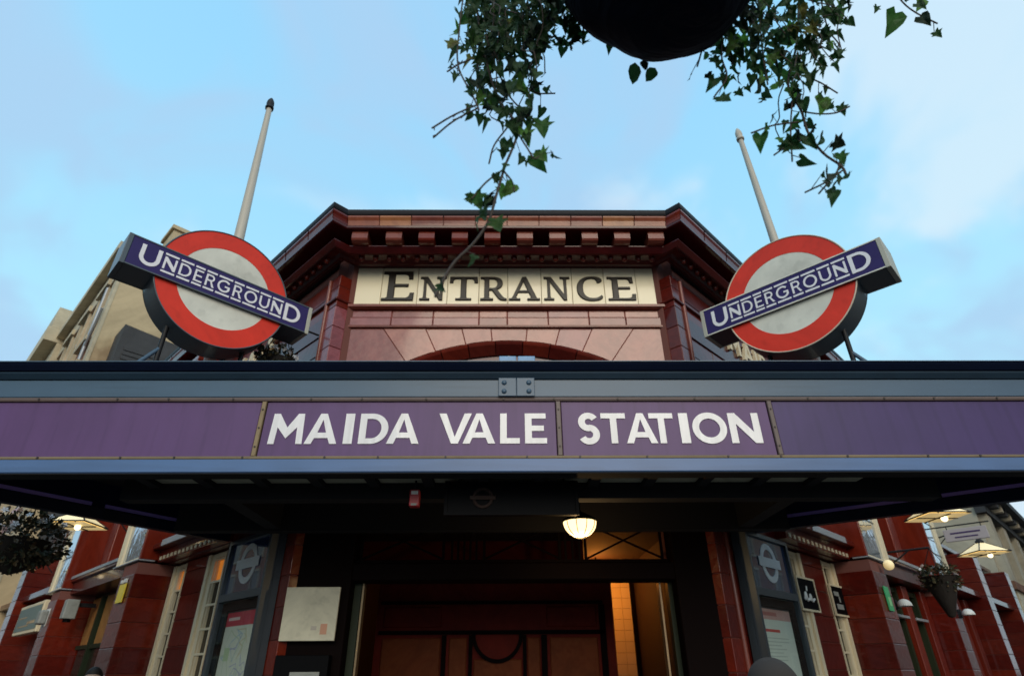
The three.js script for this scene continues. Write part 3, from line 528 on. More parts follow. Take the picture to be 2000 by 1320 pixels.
// ------------------------------------------------------------------ canopy over the entrance
const ZF = -4.8, XL = -5.45, XR = 6.38;
const cp = thing('entrance_canopy', 'long blue steel canopy with sheen tinted violet fascia panels reading MAIDA VALE STATION', 'canopy', [0.4, 3.06, -6]);
{
  part('gutter', extrudeX([[ZF - 0.10, 4.056], [ZF + 0.075, 4.056], [ZF + 0.085, 4.046], [ZF + 0.075, 4.034], [ZF + 0.035, 3.995], [ZF - 0.10, 3.985]].reverse(), XL - 0.05, XR + 0.05), M.navy, cp);
  part('gutter_lip', extrudeX([[ZF + 0.04, 4.0575], [ZF + 0.090, 4.0575], [ZF + 0.090, 4.066], [ZF + 0.04, 4.066]].reverse(), XL - 0.05, XR + 0.05), M.steel, cp);
  part('fascia_moulding', extrudeX([[ZF - 0.10, 3.983], [ZF + 0.034, 3.983], [ZF + 0.038, 3.965], [ZF + 0.018, 3.917], [ZF - 0.10, 3.917]].reverse(), XL, XR), M.teal, cp);
  part('upper_beam', extrudeX([[ZF - 0.06, 3.915], [ZF, 3.915], [ZF + 0.004, 3.91], [ZF + 0.004, 3.752], [ZF, 3.747], [ZF - 0.06, 3.747]].reverse(), XL, XR), M.steel, cp);
  part('lower_beam', extrudeX([[ZF - 0.12, 3.178], [ZF + 0.004, 3.178], [ZF + 0.014, 3.172], [ZF + 0.014, 3.07], [ZF + 0.006, 3.062], [ZF - 0.12, 3.062]].reverse(), XL, XR), M.steelBlue, cp);
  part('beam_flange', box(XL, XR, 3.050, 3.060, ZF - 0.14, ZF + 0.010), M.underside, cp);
  // top and bottom beads with screws
  const tb = part('bead', extrudeX([[ZF - 0.05, 3.712], [ZF - 0.004, 3.712], [ZF + 0.002, 3.728], [ZF - 0.002, 3.745], [ZF - 0.05, 3.745]].reverse(), XL, XR), M.brownBead, cp);
  const bb = part('bead', extrudeX([[ZF - 0.05, 3.181], [ZF + 0.004, 3.181], [ZF + 0.006, 3.19], [ZF - 0.002, 3.206], [ZF - 0.05, 3.206]].reverse(), XL, XR), M.brass, cp);
  for (let x = XL + 0.3, k = 0; x < XR; x += 0.45 + 0.12 * (k++ % 3)) {
    part('screw', new THREE.CylinderGeometry(0.009, 0.010, 0.008, 8).rotateX(Math.PI / 2).translate(x, 3.728, ZF + 0.004), M.screw, tb);
    part('screw', new THREE.CylinderGeometry(0.009, 0.010, 0.008, 8).rotateX(Math.PI / 2).translate(x + 0.2, 3.193, ZF + 0.008), M.screw, bb);
  }
  // enamel panels between the divider strips
  const dv = [XL, -2.14, 0.465, 2.354, XR];
  for (let i = 0; i < 4; i++) {
    const pnl = part('sign_panel', block(dv[i] + (i ? 0.026 : 0), dv[i + 1] - (i < 3 ? 0.026 : 0), 3.209, 3.709, ZF - 0.05, ZF - 0.022, 0.004), i === 3 ? M.violetDimSheen : M.violet, cp);
    if (i < 3) {
      const d = part('divider', block(dv[i + 1] - 0.021, dv[i + 1] + 0.021, 3.207, 3.711, ZF - 0.05, ZF - 0.004, 0.006), i ? M.brownBead : M.brass, cp);
      for (const y of [3.29, 3.46, 3.63]) part('screw', new THREE.CylinderGeometry(0.008, 0.009, 0.008, 8).rotateX(Math.PI / 2).translate(dv[i + 1], y, ZF - 0.001), M.screw, d);
    }
    const txt = { 1: [['M', -2.045, -1.752], ['A', -1.735, -1.455], ['I', -1.402, -1.324], ['D', -1.272, -1.022], ['A', -1.030, -0.750], ['V', -0.585, -0.300], ['A', -0.372, -0.092], ['L', -0.050, 0.120], ['E', 0.166, 0.350]], 2: [['S', 0.628, 0.818], ['T', 0.834, 1.050], ['A', 1.046, 1.316], ['T', 1.258, 1.470], ['I', 1.522, 1.602], ['O', 1.638, 1.928], ['N', 1.958, 2.228]] }[i];
    for (const [c, a, b] of txt ?? []) part('letter', letter(c, a, 3.318, b - a, 0.277, 0.205, 0.007).translate(0, 0, ZF - 0.0215), M.letterWhite, pnl);
  }
  // bolted joint plate at the middle and the pair of blue plates on the roof behind it
  const pl = part('joint_plate', [block(-0.066, 0.094, 3.745, 3.925, ZF + 0.005, ZF + 0.026, 0.004), block(0.098, 0.258, 3.745, 3.925, ZF + 0.005, ZF + 0.026, 0.004)], M.steel, cp);
  for (const x of [-0.015, 0.207]) for (const y of [3.79, 3.875]) part('bolt', new THREE.SphereGeometry(0.024, 12, 8, 0, Math.PI * 2, 0, Math.PI / 2).rotateX(Math.PI / 2).scale(1, 1, 0.8).translate(x, y, ZF + 0.026), M.steel, pl);
  for (const x of [0.017, 0.197]) part('roof_plate', rbox(0.165, 0.24, 0.03, 0.008, x, 4.125, -4.97), M.plateBlue, cp);
  // side fascias running back to the wings
  const side = (x0, z0, x1, z1, sd) => {
    const L = Math.hypot(x1 - x0, z1 - z0), g0 = V(x0, 0, z0), ang = Math.atan2(-(z1 - z0), x1 - x0);
    const T = (g) => g.applyMatrix4(new THREE.Matrix4().makeRotationY(ang).setPosition(g0));
    const inn = sd < 0 ? 1 : -1;     // which local z faces under the canopy
    part('lower_beam', T(box(0.02, L, 3.062, 3.172, -0.05, 0.05)), M.navy, cp);
    part('side_board', T(box(0.02, L, 3.176, 3.9, -0.03, 0.03)), M.navy, cp);
    part('bead', T(box(0.06, L * 0.52, 3.18, 3.215, inn > 0 ? 0.031 : -0.05, inn > 0 ? 0.05 : -0.031)), M.trimViolet, cp); part('bead', T(box(L * 0.56, L, 3.18, 3.215, inn > 0 ? 0.031 : -0.05, inn > 0 ? 0.05 : -0.031)), M.trimViolet, cp);
    part('gutter', T(box(0.02, L, 3.903, 4.1, -0.07, 0.07)), M.navy, cp);
  };
  side(XL, ZF - 0.06, -3.52, -7.72, -1); side(XR, ZF - 0.06, 2.95, -7.32, 1);
  // roof, ceiling boards, joists and deep cross beam
  const plan = (y, t, ins) => { const s = new THREE.Shape([[XL + ins, ZF - 0.1], [XR - ins, ZF - 0.1], [3.0 - ins, -7.28], [2.2, -7.0], [-2.2, -7.0], [-3.55 + ins, -7.75]].map(([x, z]) => new THREE.Vector2(x, z))); return new THREE.ExtrudeGeometry(s, { depth: t, bevelEnabled: false }).rotateX(Math.PI / 2).translate(0, y, 0); };
  part('roof', plan(4.0, 0.05, 0.1), M.roof, cp);
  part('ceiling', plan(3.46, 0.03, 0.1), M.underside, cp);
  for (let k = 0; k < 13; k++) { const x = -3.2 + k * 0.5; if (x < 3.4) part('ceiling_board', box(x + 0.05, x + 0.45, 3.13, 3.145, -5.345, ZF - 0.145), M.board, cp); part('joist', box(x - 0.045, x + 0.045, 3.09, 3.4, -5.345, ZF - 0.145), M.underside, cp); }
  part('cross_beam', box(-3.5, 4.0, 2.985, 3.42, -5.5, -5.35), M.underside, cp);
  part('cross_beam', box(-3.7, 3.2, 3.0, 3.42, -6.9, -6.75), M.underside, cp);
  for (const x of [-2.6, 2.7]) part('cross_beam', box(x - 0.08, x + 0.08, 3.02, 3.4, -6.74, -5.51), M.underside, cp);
}

// ------------------------------------------------------------------ roundel signs on the canopy roof
function roundel(name, label, x, y, z, turn) {
  const g = thing(name, label, 'sign', [x, y, z], 'roundel signs on the canopy roof'); g.rotation.y = turn;
  const R = 0.762, r = 0.53, dep = 0.34, bd = 0.40, L = 1.035, hb = 0.187;
  const drum = new THREE.CylinderGeometry(R, R, dep, 72, 1, true).rotateX(Math.PI / 2).translate(0, 0, -dep / 2);
  lpart('case_rim', drum, M.signSide, g);
  for (const [f, zz] of [[1, 0], [-1, -dep]]) {
    const ring = new THREE.Shape(arcP(0, 0, R - 0.012, 0, 360, 72).slice(0, -1).map(([a, b]) => new THREE.Vector2(a, b))); ring.holes.push(new THREE.Path(arcP(0, 0, r, 0, 360, 64).slice(0, -1).map(([a, b]) => new THREE.Vector2(a, b))));
    const T = (q, s) => f > 0 ? q.translate(0, 0, zz + s) : q.rotateY(Math.PI).translate(0, 0, zz - s);
    lpart('red_ring', T(new THREE.ExtrudeGeometry(ring, { depth: 0.008, bevelEnabled: false, curveSegments: 64 }), -0.006), M.red, g);
    lpart('white_disc', T(new THREE.CircleGeometry(r, 64), -0.001), M.discWhite, g);
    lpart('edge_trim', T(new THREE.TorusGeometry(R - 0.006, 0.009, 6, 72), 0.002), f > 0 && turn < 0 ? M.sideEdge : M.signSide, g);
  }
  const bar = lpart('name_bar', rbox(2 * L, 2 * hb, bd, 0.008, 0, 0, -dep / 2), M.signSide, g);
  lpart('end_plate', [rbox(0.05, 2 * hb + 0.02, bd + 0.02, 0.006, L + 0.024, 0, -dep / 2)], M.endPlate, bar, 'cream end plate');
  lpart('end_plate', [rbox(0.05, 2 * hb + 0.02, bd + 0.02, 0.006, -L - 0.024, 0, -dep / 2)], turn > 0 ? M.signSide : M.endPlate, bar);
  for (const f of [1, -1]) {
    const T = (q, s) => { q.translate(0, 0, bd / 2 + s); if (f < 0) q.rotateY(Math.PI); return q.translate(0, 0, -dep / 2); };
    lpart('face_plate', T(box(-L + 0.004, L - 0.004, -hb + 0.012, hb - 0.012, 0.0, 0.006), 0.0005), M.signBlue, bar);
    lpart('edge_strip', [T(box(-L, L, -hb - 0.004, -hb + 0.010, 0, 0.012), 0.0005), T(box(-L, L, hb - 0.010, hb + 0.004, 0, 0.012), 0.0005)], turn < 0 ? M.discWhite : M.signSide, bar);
    const w = 'UNDERGROUND', big = 0.245, sm = 0.158, gap = 0.034, t = 0.15;
    const ws = [...w].map((c, i) => glyphW(c, t) * (i === 0 || i === 10 ? big : sm * 0.92)), tot = ws.reduce((a, b) => a + b, 0) + gap * 10;
    const k = (2 * L - 0.2) / tot; let x0 = -L + 0.1;
    [...w].forEach((c, i) => {
      const wd = ws[i] * k, isBig = i === 0 || i === 10, cap = isBig ? big : sm;
      lpart('letter', T(letter(c, x0, isBig ? -big / 2 : -sm / 2, wd, cap, isBig ? 0.17 : 0.15, 0.005), 0.0068), M.signLetter, bar);
      if (!isBig) { lpart('letter_bar', T(box(x0 - 0.006, x0 + wd + 0.006, sm / 2 + 0.022, sm / 2 + 0.046, 0, 0.005), 0.0068), M.signLetter, bar); lpart('letter_bar', T(box(x0 - 0.006, x0 + wd + 0.006, -sm / 2 - 0.046, -sm / 2 - 0.022, 0, 0.005), 0.0068), M.signLetter, bar); }
      x0 += wd + gap * k;
    });
  }
  // legs down to the canopy roof
  for (const s of [-0.42, 0.42]) lpart('leg', cyl(V(s, -0.62, -dep / 2), V(s, 4.0 - y, -dep / 2), 0.026, 0.026, 10), M.iron, g);
  for (const s of [-1, 1]) lpart('bracket', cyl(V(s * 0.42, -0.9, -dep / 2), V(s * 0.85, 4.0 - y, -dep / 2 - s * 0.1), 0.022, 0.022, 8), M.steel, g);
  return g;
}
roundel('roundel_sign', 'red ring roundel with blue name bar sloping down to the right, before the pale gable', -3.325, 5.575, -5.755, Math.PI / 4);
roundel('roundel_sign', 'red ring roundel with blue name bar rising to the right, against open sky', 3.345, 5.525, -5.755, -Math.PI / 4);

// ------------------------------------------------------------------ flagpoles
function flagpole(label, a, b, r0, r1, cap) {
  const g = thing('flagpole', label, 'flagpole', [a.x, a.y, a.z], 'flagpoles above the canopy');
  const d = b.clone().sub(a), q = new THREE.Quaternion().setFromUnitVectors(V(0, 1, 0), d.clone().normalize()), L = d.length();
  lpart('pole', new THREE.LatheGeometry([[r0, 0], [r0, L * 0.45], [lerp(r0, r1, 0.6), L * 0.8], [r1, L]].map(([x, y]) => new THREE.Vector2(x, y)), 20).applyQuaternion(q), M.poleCream, g);
  lpart('finial', new THREE.LatheGeometry([[0, 0], [r1 * 1.5, 0], [r1 * 1.6, 0.04], [r1 * 1.15, 0.07], [r1 * 1.45, 0.11], [r1 * 1.3, 0.17], [r1 * 0.7, 0.23], [0, 0.27]].map(([x, y]) => new THREE.Vector2(x, y + L - 0.04)), 16).applyQuaternion(q), cap, g);
  lpart('base_collar', new THREE.CylinderGeometry(r0 * 1.5, r0 * 1.7, 0.2, 16).translate(0, 0.1, 0), M.iron, g);
}
flagpole('cream flagpole with a black pointed finial, behind the left roundel', V(-3.48, 4.0, -6.2), V(-3.705, 9.32, -6.2), 0.070, 0.040, M.iron);
flagpole('cream flagpole with a pale rounded cap, behind the right roundel', V(3.745, 4.0, -6.2), V(3.575, 8.66, -6.2), 0.060, 0.036, M.poleCream);

// ------------------------------------------------------------------ notice cases on the wings
function printTex(w, h, draw) { const c = document.createElement('canvas'); c.width = w; c.height = h; const x = c.getContext('2d'); draw(x, w, h); const t = new THREE.CanvasTexture(c); t.colorSpace = THREE.SRGBColorSpace; return t; }
const planePrint = (w, h, tex) => std([1, 1, 1], { map: tex, roughness: 0.45 });
const mapTex = printTex(300, 420, (x, w, h) => {
  x.fillStyle = '#d9d8c8'; x.fillRect(0, 0, w, h); x.fillStyle = '#c23a4a'; x.fillRect(0, 0, w, 44); x.fillStyle = '#e7c9c4'; x.fillRect(20, 16, 110, 10);
  x.lineWidth = 3; const cols = ['#9fb6c8', '#b7c4a0', '#c8b58e', '#a7a7c0'];
  for (let i = 0; i < 26; i++) { x.strokeStyle = cols[i % 4]; x.beginPath(); let px = rr(0, w), py = rr(60, h); x.moveTo(px, py); for (let k = 0; k < 5; k++) { px += rr(-60, 60); py += rr(-50, 50); x.lineTo(px, Math.max(56, py)); } x.stroke(); }
  x.fillStyle = '#8fb4d2'; x.beginPath(); x.moveTo(130, 200); x.lineTo(165, 190); x.lineTo(175, 300); x.lineTo(140, 330); x.fill();
  x.fillStyle = '#b9c9a0'; x.fillRect(40, 110, 50, 40); x.fillRect(200, 340, 60, 46);
});
const noteTex = printTex(300, 420, (x, w, h) => {
  x.fillStyle = '#cfd3c8'; x.fillRect(0, 0, w, h); x.fillStyle = '#c79a92'; x.fillRect(0, 0, w, 34); x.fillStyle = '#b06a64'; x.fillRect(14, 10, 150, 12);
  for (let r = 0; r < 3; r++) { const y = 64 + r * 116; for (let k = 0; k < 7; k++) { x.fillStyle = '#a8b0a8'; x.fillRect(16, y + 26 + k * 11, rr(90, 250), 3); } x.fillStyle = '#c0463e'; x.fillRect(16, y, rr(110, 170), 9); }
});
function noticeCase(sd, label, s0, s1, tex) {
  const p = wpt(sd, (s0 + s1) / 2, 0, 0), g = thing('notice_case', label, 'notice case', [p.x, 0, p.z], 'notice cases beside the entrance'); g.rotation.y = sd * Math.PI / 4;
  const w = (s1 - s0) / 2, y0 = 0.75, ym = 2.40, y1 = 3.06;
  lpart('case_back', box(-w, w, y0, y1, 0.02, 0.10), M.caseMetal, g);
  lpart('frame', [box(-w, -w + 0.05, y0, y1, 0.102, 0.20), box(w - 0.05, w, y0, y1, 0.102, 0.20), box(-w + 0.05, w - 0.05, y1 - 0.045, y1, 0.102, 0.20), box(-w + 0.05, w - 0.05, ym - 0.04, ym + 0.04, 0.102, 0.20), box(-w + 0.05, w - 0.05, y0, y0 + 0.05, 0.102, 0.20)], M.caseMetal, g);
  const h = lpart('header_panel', box(-w + 0.052, w - 0.052, ym + 0.042, y1 - 0.047, 0.102, 0.165), M.caseNavy, g);
  const cy = (ym + y1) / 2 + 0.02, ring = new THREE.Shape(arcP(0, 0, 0.225, 0, 360, 40).slice(0, -1).map(([a, b]) => new THREE.Vector2(a, b))); ring.holes.push(new THREE.Path(arcP(0, 0, 0.155, 0, 360, 40).slice(0, -1).map(([a, b]) => new THREE.Vector2(a, b))));
  lpart('roundel_ring', new THREE.ExtrudeGeometry(ring, { depth: 0.006, bevelEnabled: false }).translate(0, cy, 0.1655), M.badge, h);
  lpart('roundel_bar', box(-0.30, 0.30, cy - 0.055, cy + 0.055, 0.1718, 0.178), M.badge, h);
  lpart('inner_frame', [box(-w + 0.052, -w + 0.16, y0 + 0.052, ym - 0.042, 0.102, 0.14), box(w - 0.16, w - 0.052, y0 + 0.052, ym - 0.042, 0.102, 0.14), box(-w + 0.16, w - 0.16, ym - 0.14, ym - 0.042, 0.102, 0.14)], M.black, g);
  lpart('poster', new THREE.PlaneGeometry(2 * w - 0.34, ym - 0.16 - y0 - 0.1).translate(0, (ym - 0.16 + y0 + 0.1) / 2, 0.106), planePrint(1, 1, tex), g);
  lpart('case_glass', box(-w + 0.052, w - 0.052, y0 + 0.052, ym - 0.042, 0.168, 0.172), M.caseGlass, g);
}
noticeCase(-1, 'tall grey notice case with a map under a red strip, left of the entrance', 0.2, 1.36, mapTex);
noticeCase(1, 'tall grey notice case with a text poster, right of the entrance', 0.40, 1.60, noteTex);
{
  const g = thing('notice_board', 'blank cream notice board on the dark pier left of the doorway', 'notice board', [-2.08, 2.17, -6.9]);
  lpart('board', rbox(0.58, 0.52, 0.03, 0.006, 0, 0, 0.02), M.noticeBoard, g);
  lpart('sticker', box(0.13, 0.2, -0.2, -0.10, 0.0355, 0.038), std([0.55, 0.28, 0.18]), g); lpart('sticker', box(0.03, 0.09, -0.16, -0.12, 0.0355, 0.038), std([0.45, 0.40, 0.34]), g);
  const b = thing('ticket_box', 'dark wall box with a pale front under the cream notice board', 'wall box', [-2.08, 1.5, -6.9]);
  lpart('box', rbox(0.55, 0.56, 0.12, 0.01, 0, 0, 0.02), M.black, b); lpart('panel', rbox(0.3, 0.1, 0.012, 0.004, 0.05, 0.08, 0.088), M.greyBox, b);
}
// dark hanging sign, red alarm box and pendant under the canopy
{
  const g = thing('hanging_sign', 'unlit dark sign box hanging under the canopy above the entrance', 'sign', [0.05, 2.95, -5.24]); g.scale.setScalar(0.94);
  lpart('box', rbox(1.24, 0.30, 0.1, 0.01, 0, 0, 0), M.black, g);
  lpart('frame', [box(-0.63, 0.63, 0.135, 0.16, 0.045, 0.065), box(-0.63, 0.63, -0.16, -0.135, 0.045, 0.065), box(-0.63, -0.6, -0.135, 0.135, 0.045, 0.065), box(0.6, 0.63, -0.135, 0.135, 0.045, 0.065)], M.black, g);
  lpart('roundel', [new THREE.TorusGeometry(0.085, 0.016, 6, 28).translate(-0.27, 0, 0.052), box(-0.39, -0.15, -0.018, 0.018, 0.0515, 0.07)], M.hallDark, g);
  lpart('hanger', [cyl(V(-0.5, 0.15, 0), V(-0.5, 0.4, 0), 0.012, 0.012, 6), cyl(V(0.5, 0.15, 0), V(0.5, 0.4, 0), 0.012, 0.012, 6)], M.iron, g);
  const a = thing('alarm_box', 'small red alarm box with a white tab under the canopy', 'alarm', [-0.815, 2.965, -5.27]);
  lpart('box', rbox(0.09, 0.15, 0.08, 0.01, 0, 0, 0), M.redBox, a); lpart('tab', box(-0.03, 0.03, 0.03, 0.06, 0.041, 0.044), M.white, a); lpart('tab', box(-0.025, 0.025, -0.068, -0.05, 0.041, 0.044), M.greyBox, a); lpart('hanger', cyl(V(0, 0.07, 0), V(0, 0.4, 0), 0.01, 0.01, 6), M.iron, a);
  const p = thing('pendant_lamp', 'lit hemispherical pendant lamp with ribbed glass hanging before the lattice', 'lamp', [0.74, 2.915, -6.0]);
  const bowl = []; for (let i = 0; i <= 12; i++) { const t = Math.PI / 2 * i / 12; bowl.push(new THREE.Vector2(0.165 * Math.sin(t) + 0.0005, -0.15 * Math.cos(t))); }
  lpart('glass_bowl', new THREE.LatheGeometry(bowl, 28), M.pendantGlow, p);
  for (let k = 0; k < 10; k++) { const a0 = k / 10 * Math.PI * 2; lpart('rib', tube(Array.from({ length: 7 }, (_, i) => { const t = Math.PI / 2 * i / 6; return V(0.168 * Math.sin(t) * Math.cos(a0), -0.153 * Math.cos(t), 0.168 * Math.sin(t) * Math.sin(a0)); }), 0.004, 4, 5), M.iron, p); }
  lpart('cap', new THREE.LatheGeometry([[0.175, 0.0], [0.17, 0.02], [0.09, 0.07], [0.03, 0.10], [0.014, 0.12], [0.012, 0.55]].map(([x, y]) => new THREE.Vector2(x, y)), 24), M.greenPaint, p);
}
const pend = new THREE.PointLight(new THREE.Color().setRGB(1, 0.62, 0.26), 0.9, 0, 2); pend.position.set(0.74, 2.70, -6.0); pend.castShadow = true; scene.add(pend);

// ------------------------------------------------------------------ signs and boxes on the wing walls
function slotSign(label, s, draw) {
  const p = wpt(1, s, 2.52, -0.02), g = thing('window_sign', label, 'sign', [p.x, p.y, p.z]); g.rotation.y = Math.PI / 4;
  lpart('board', rbox(0.62, 0.40, 0.03, 0.006, 0, 0, 0.03), M.black, g);
  lpart('border', [box(-0.32, 0.32, 0.19, 0.215, 0.03, 0.055), box(-0.32, 0.32, -0.215, -0.19, 0.03, 0.055), box(-0.32, -0.295, -0.19, 0.19, 0.03, 0.055), box(0.295, 0.32, -0.19, 0.19, 0.03, 0.055)], M.creamPaint, g);
  draw(g);
}
slotSign('white bordered black sign with pale curling emblem, in the right window nearest the entrance', 2.44, (g) => {
  lpart('emblem', [tube([[-0.16, -0.08, 0.05], [-0.1, 0.02, 0.05], [-0.07, -0.08, 0.05], [-0.01, -0.06, 0.05]], 0.018), tube([[0.02, -0.08, 0.05], [0.05, 0.0, 0.05], [0.1, -0.08, 0.05], [0.18, -0.05, 0.05]], 0.018), tube([[-0.04, 0.04, 0.05], [-0.02, 0.1, 0.05]], 0.014)], M.white, g);
});
slotSign('white bordered black sign with pale block shapes, in the second right window', 3.68, (g) => { lpart('emblem', [box(-0.2, 0.0, 0.06, 0.12, 0.046, 0.05), box(-0.18, 0.08, -0.12, -0.05, 0.046, 0.05), box(-0.03, 0.02, -0.02, 0.055, 0.046, 0.05)], M.greyBox, g); });
function wallThing(name, label, cat, sd, s, y, o) { const p = wpt(sd, s, y, o), g = thing(name, label, cat, [p.x, p.y, p.z]); g.rotation.y = sd * Math.PI / 4; return g; }
{
  let g = wallThing('yellow_sign', 'small yellow notice on the left red pier below the tall window', 'sign', -1, 4.22, 2.69, 0.525);
  lpart('plate', rbox(0.3, 0.26, 0.02, 0.005, 0, -0.02, 0.012), M.yellow, g); lpart('clip', box(-0.12, -0.05, 0.125, 0.17, 0.005, 0.03), M.white, g); lpart('clip', box(0.03, 0.13, 0.125, 0.18, 0.005, 0.03), M.white, g);
  g = wallThing('green_sign', 'small green sign on the right red pier', 'sign', 1, 4.24, 2.55, 0.525);
  lpart('plate', rbox(0.22, 0.34, 0.02, 0.005, 0, 0, 0.012), M.green, g); lpart('emblem', box(-0.05, 0.05, -0.1, 0.02, 0.0225, 0.026), std([0.3, 0.6, 0.3]), g);
  g = wallThing('camera_housing', 'grey camera housing under the ledge in the dark left bay', 'camera', -1, 8.1, 2.72, 0.35);
  lpart('housing', rbox(0.22, 0.34, 0.22, 0.02, 0, 0, 0), M.greyBox, g); lpart('bracket', box(-0.04, 0.04, 0.05, 0.12, -0.4, -0.11), M.iron, g); lpart('lens', new THREE.CylinderGeometry(0.06, 0.07, 0.05, 16).translate(0, -0.195, 0), M.black, g);
  g = wallThing('lit_sign', 'white framed sign with a greenish face at far left', 'sign', -1, 11.5, 2.74, 0.35);
  lpart('box', rbox(2.5, 0.62, 0.16, 0.02, 0, 0, 0), M.creamPaint, g); lpart('face', box(-1.16, 1.16, -0.24, 0.24, 0.082, 0.088), std([0.10, 0.14, 0.11], { roughness: 0.35 }), g); lpart('lettering', [box(-0.9, -0.1, 0.02, 0.05, 0.0885, 0.092), box(0.1, 0.9, -0.12, -0.06, 0.0885, 0.092), box(-0.8, 0.3, -0.16, -0.13, 0.0885, 0.092)], M.stucco, g); lpart('arm', [box(-0.9, -0.86, -0.05, 0.05, -0.4, -0.082), box(0.86, 0.9, -0.05, 0.05, -0.4, -0.082)], M.iron, g);
  g = wallThing('alarm_bell', 'pale bell box on the left pier beside the framed sign', 'alarm', -1, 9.0, 2.62, 0.525); lpart('box', rbox(0.28, 0.26, 0.14, 0.04, 0, 0, 0.075), M.greyBox, g); lpart('base', box(-0.16, 0.16, -0.16, 0.16, 0.0, 0.006), M.white, g);
  for (const [s, y, lab] of [[6.0, 2.62, 'white bulkhead lamp on the red post between the ochre doors'], [9.0, 2.62, 'white bulkhead lamp on the far right pier']]) { g = wallThing('bulkhead_lamp', lab, 'lamp', 1, s, y, s > 8 ? 0.525 : 0.15); lpart('shade', new THREE.SphereGeometry(0.115, 16, 8, 0, Math.PI * 2, 0, Math.PI / 2).scale(1.3, 1, 1).translate(0, -0.05, 0.17), M.white, g); lpart('bracket', box(-0.05, 0.05, -0.1, 0.06, 0, 0.06), M.iron, g); }
  g = wallThing('projecting_sign', 'pale projecting sign board on iron rods beyond the right pier', 'sign', 1, 8.9, 4.05, 1.15); g.rotation.y = -Math.PI / 4;
  lpart('board', rbox(0.75, 0.24, 0.05, 0.01, 0, 0, 0), std([0.42, 0.38, 0.40]), g); lpart('lettering', [box(-0.26, 0.26, 0.02, 0.05, 0.026, 0.03), box(-0.2, 0.2, -0.06, -0.035, 0.026, 0.03)], M.violetDimSheen, g); lpart('rod', [cyl(V(-0.7, 0.19, 0), V(0.45, 0.19, 0), 0.014, 0.014, 6), cyl(V(-0.3, 0.12, 0), V(-0.3, 0.19, 0), 0.01, 0.01, 6), cyl(V(0.3, 0.12, 0), V(0.3, 0.19, 0), 0.01, 0.01, 6)], M.iron, g);
  g = wallThing('wall_globe_lamp', 'small lit globe lamp below the tall right window', 'lamp', 1, 4.3, 3.02, 0.66); lpart('globe', new THREE.SphereGeometry(0.075, 16, 12), M.lampGlass, g); lpart('arm', cyl(V(0, 0, -0.02), V(0, 0.06, -0.135), 0.012, 0.012, 6), M.iron, g);
}
// ------------------------------------------------------------------ pyramid lanterns on brackets
function lantern(label, x, y, z, w, toWall) {
  const g = thing('street_lantern', label, 'lamp', [x, y, z], 'pyramid glass lanterns along the wings'), h = w * 0.30, b = w / 2, c = w * 0.10;
  const tri = (a, q, d) => [...a, ...q, ...d], P = [[-b, 0, b], [b, 0, b], [b, 0, -b], [-b, 0, -b]], T = [[-c, h, c], [c, h, c], [c, h, -c], [-c, h, -c]];
  for (let i = 0; i < 4; i++) { const j = (i + 1) % 4; lpart('glass_pane', fromTris([...tri(P[i], P[j], T[j]), ...tri(P[i], T[j], T[i])]), M.lampGlass, g); }
  const bot = lpart('glass_pane', fromTris([...tri([-b, -0.02, b], [-b, -0.02, -b], [b, -0.02, -b]), ...tri([-b, -0.02, b], [b, -0.02, -b], [b, -0.02, b])]), M.lampGlass, g);
  for (let i = 0; i < 4; i++) { const j = (i + 1) % 4; lpart('frame_bar', [cyl(V(...P[i]), V(...P[j]), 0.012, 0.012, 5), cyl(V(...P[i]), V(...T[i]), 0.012, 0.012, 5)], M.iron, g); }
  lpart('frame_bar', [cyl(V(-b, -0.03, 0), V(b, -0.03, 0), 0.01, 0.01, 5), cyl(V(0, -0.03, -b), V(0, -0.03, b), 0.01, 0.01, 5)], M.iron, g);
  lpart('bulb', new THREE.SphereGeometry(w * 0.075, 12, 8).translate(w * 0.1, -0.05, w * 0.1), M.lampBulb, g);
  lpart('cap', new THREE.LatheGeometry([[0.1 * w, 0], [0.13 * w, 0.03], [0.05 * w, 0.1], [0.02, 0.16]].map(([u, v]) => new THREE.Vector2(u, v + h)), 12), M.iron, g);
  lpart('bracket', [tube([[0, h + 0.14, 0], [0, h + 0.24, 0], [toWall.x * 0.4, h + 0.26, toWall.z * 0.4], [toWall.x, h + 0.1, toWall.z]], 0.016), tube([[toWall.x * 0.45, h + 0.25, toWall.z * 0.45], [toWall.x * 0.75, h - 0.05, toWall.z * 0.75], [toWall.x, h - 0.25, toWall.z]], 0.011)], M.iron, g);
}
const inL = V(S2, 0, -S2), inR = V(-S2, 0, -S2);
lantern('glowing pyramid lantern just under the canopy end at left, beside the flower basket', -6.906, 3.72, -9.74, 0.62, inL.clone().multiplyScalar(0.78));
lantern('glowing pyramid lantern at the far left edge, below the flower basket', -10.766, 3.68, -13.6, 0.66, inL.clone().multiplyScalar(0.78));
lantern('large pale yellow pyramid lantern just under the right canopy corner', 7.546, 3.95, -10.38, 0.72, inR.clone().multiplyScalar(1.15));
lantern('amber pyramid lantern in front of the cream building at right', 10.211, 3.78, -13.04, 0.68, inR.clone().multiplyScalar(1.15));

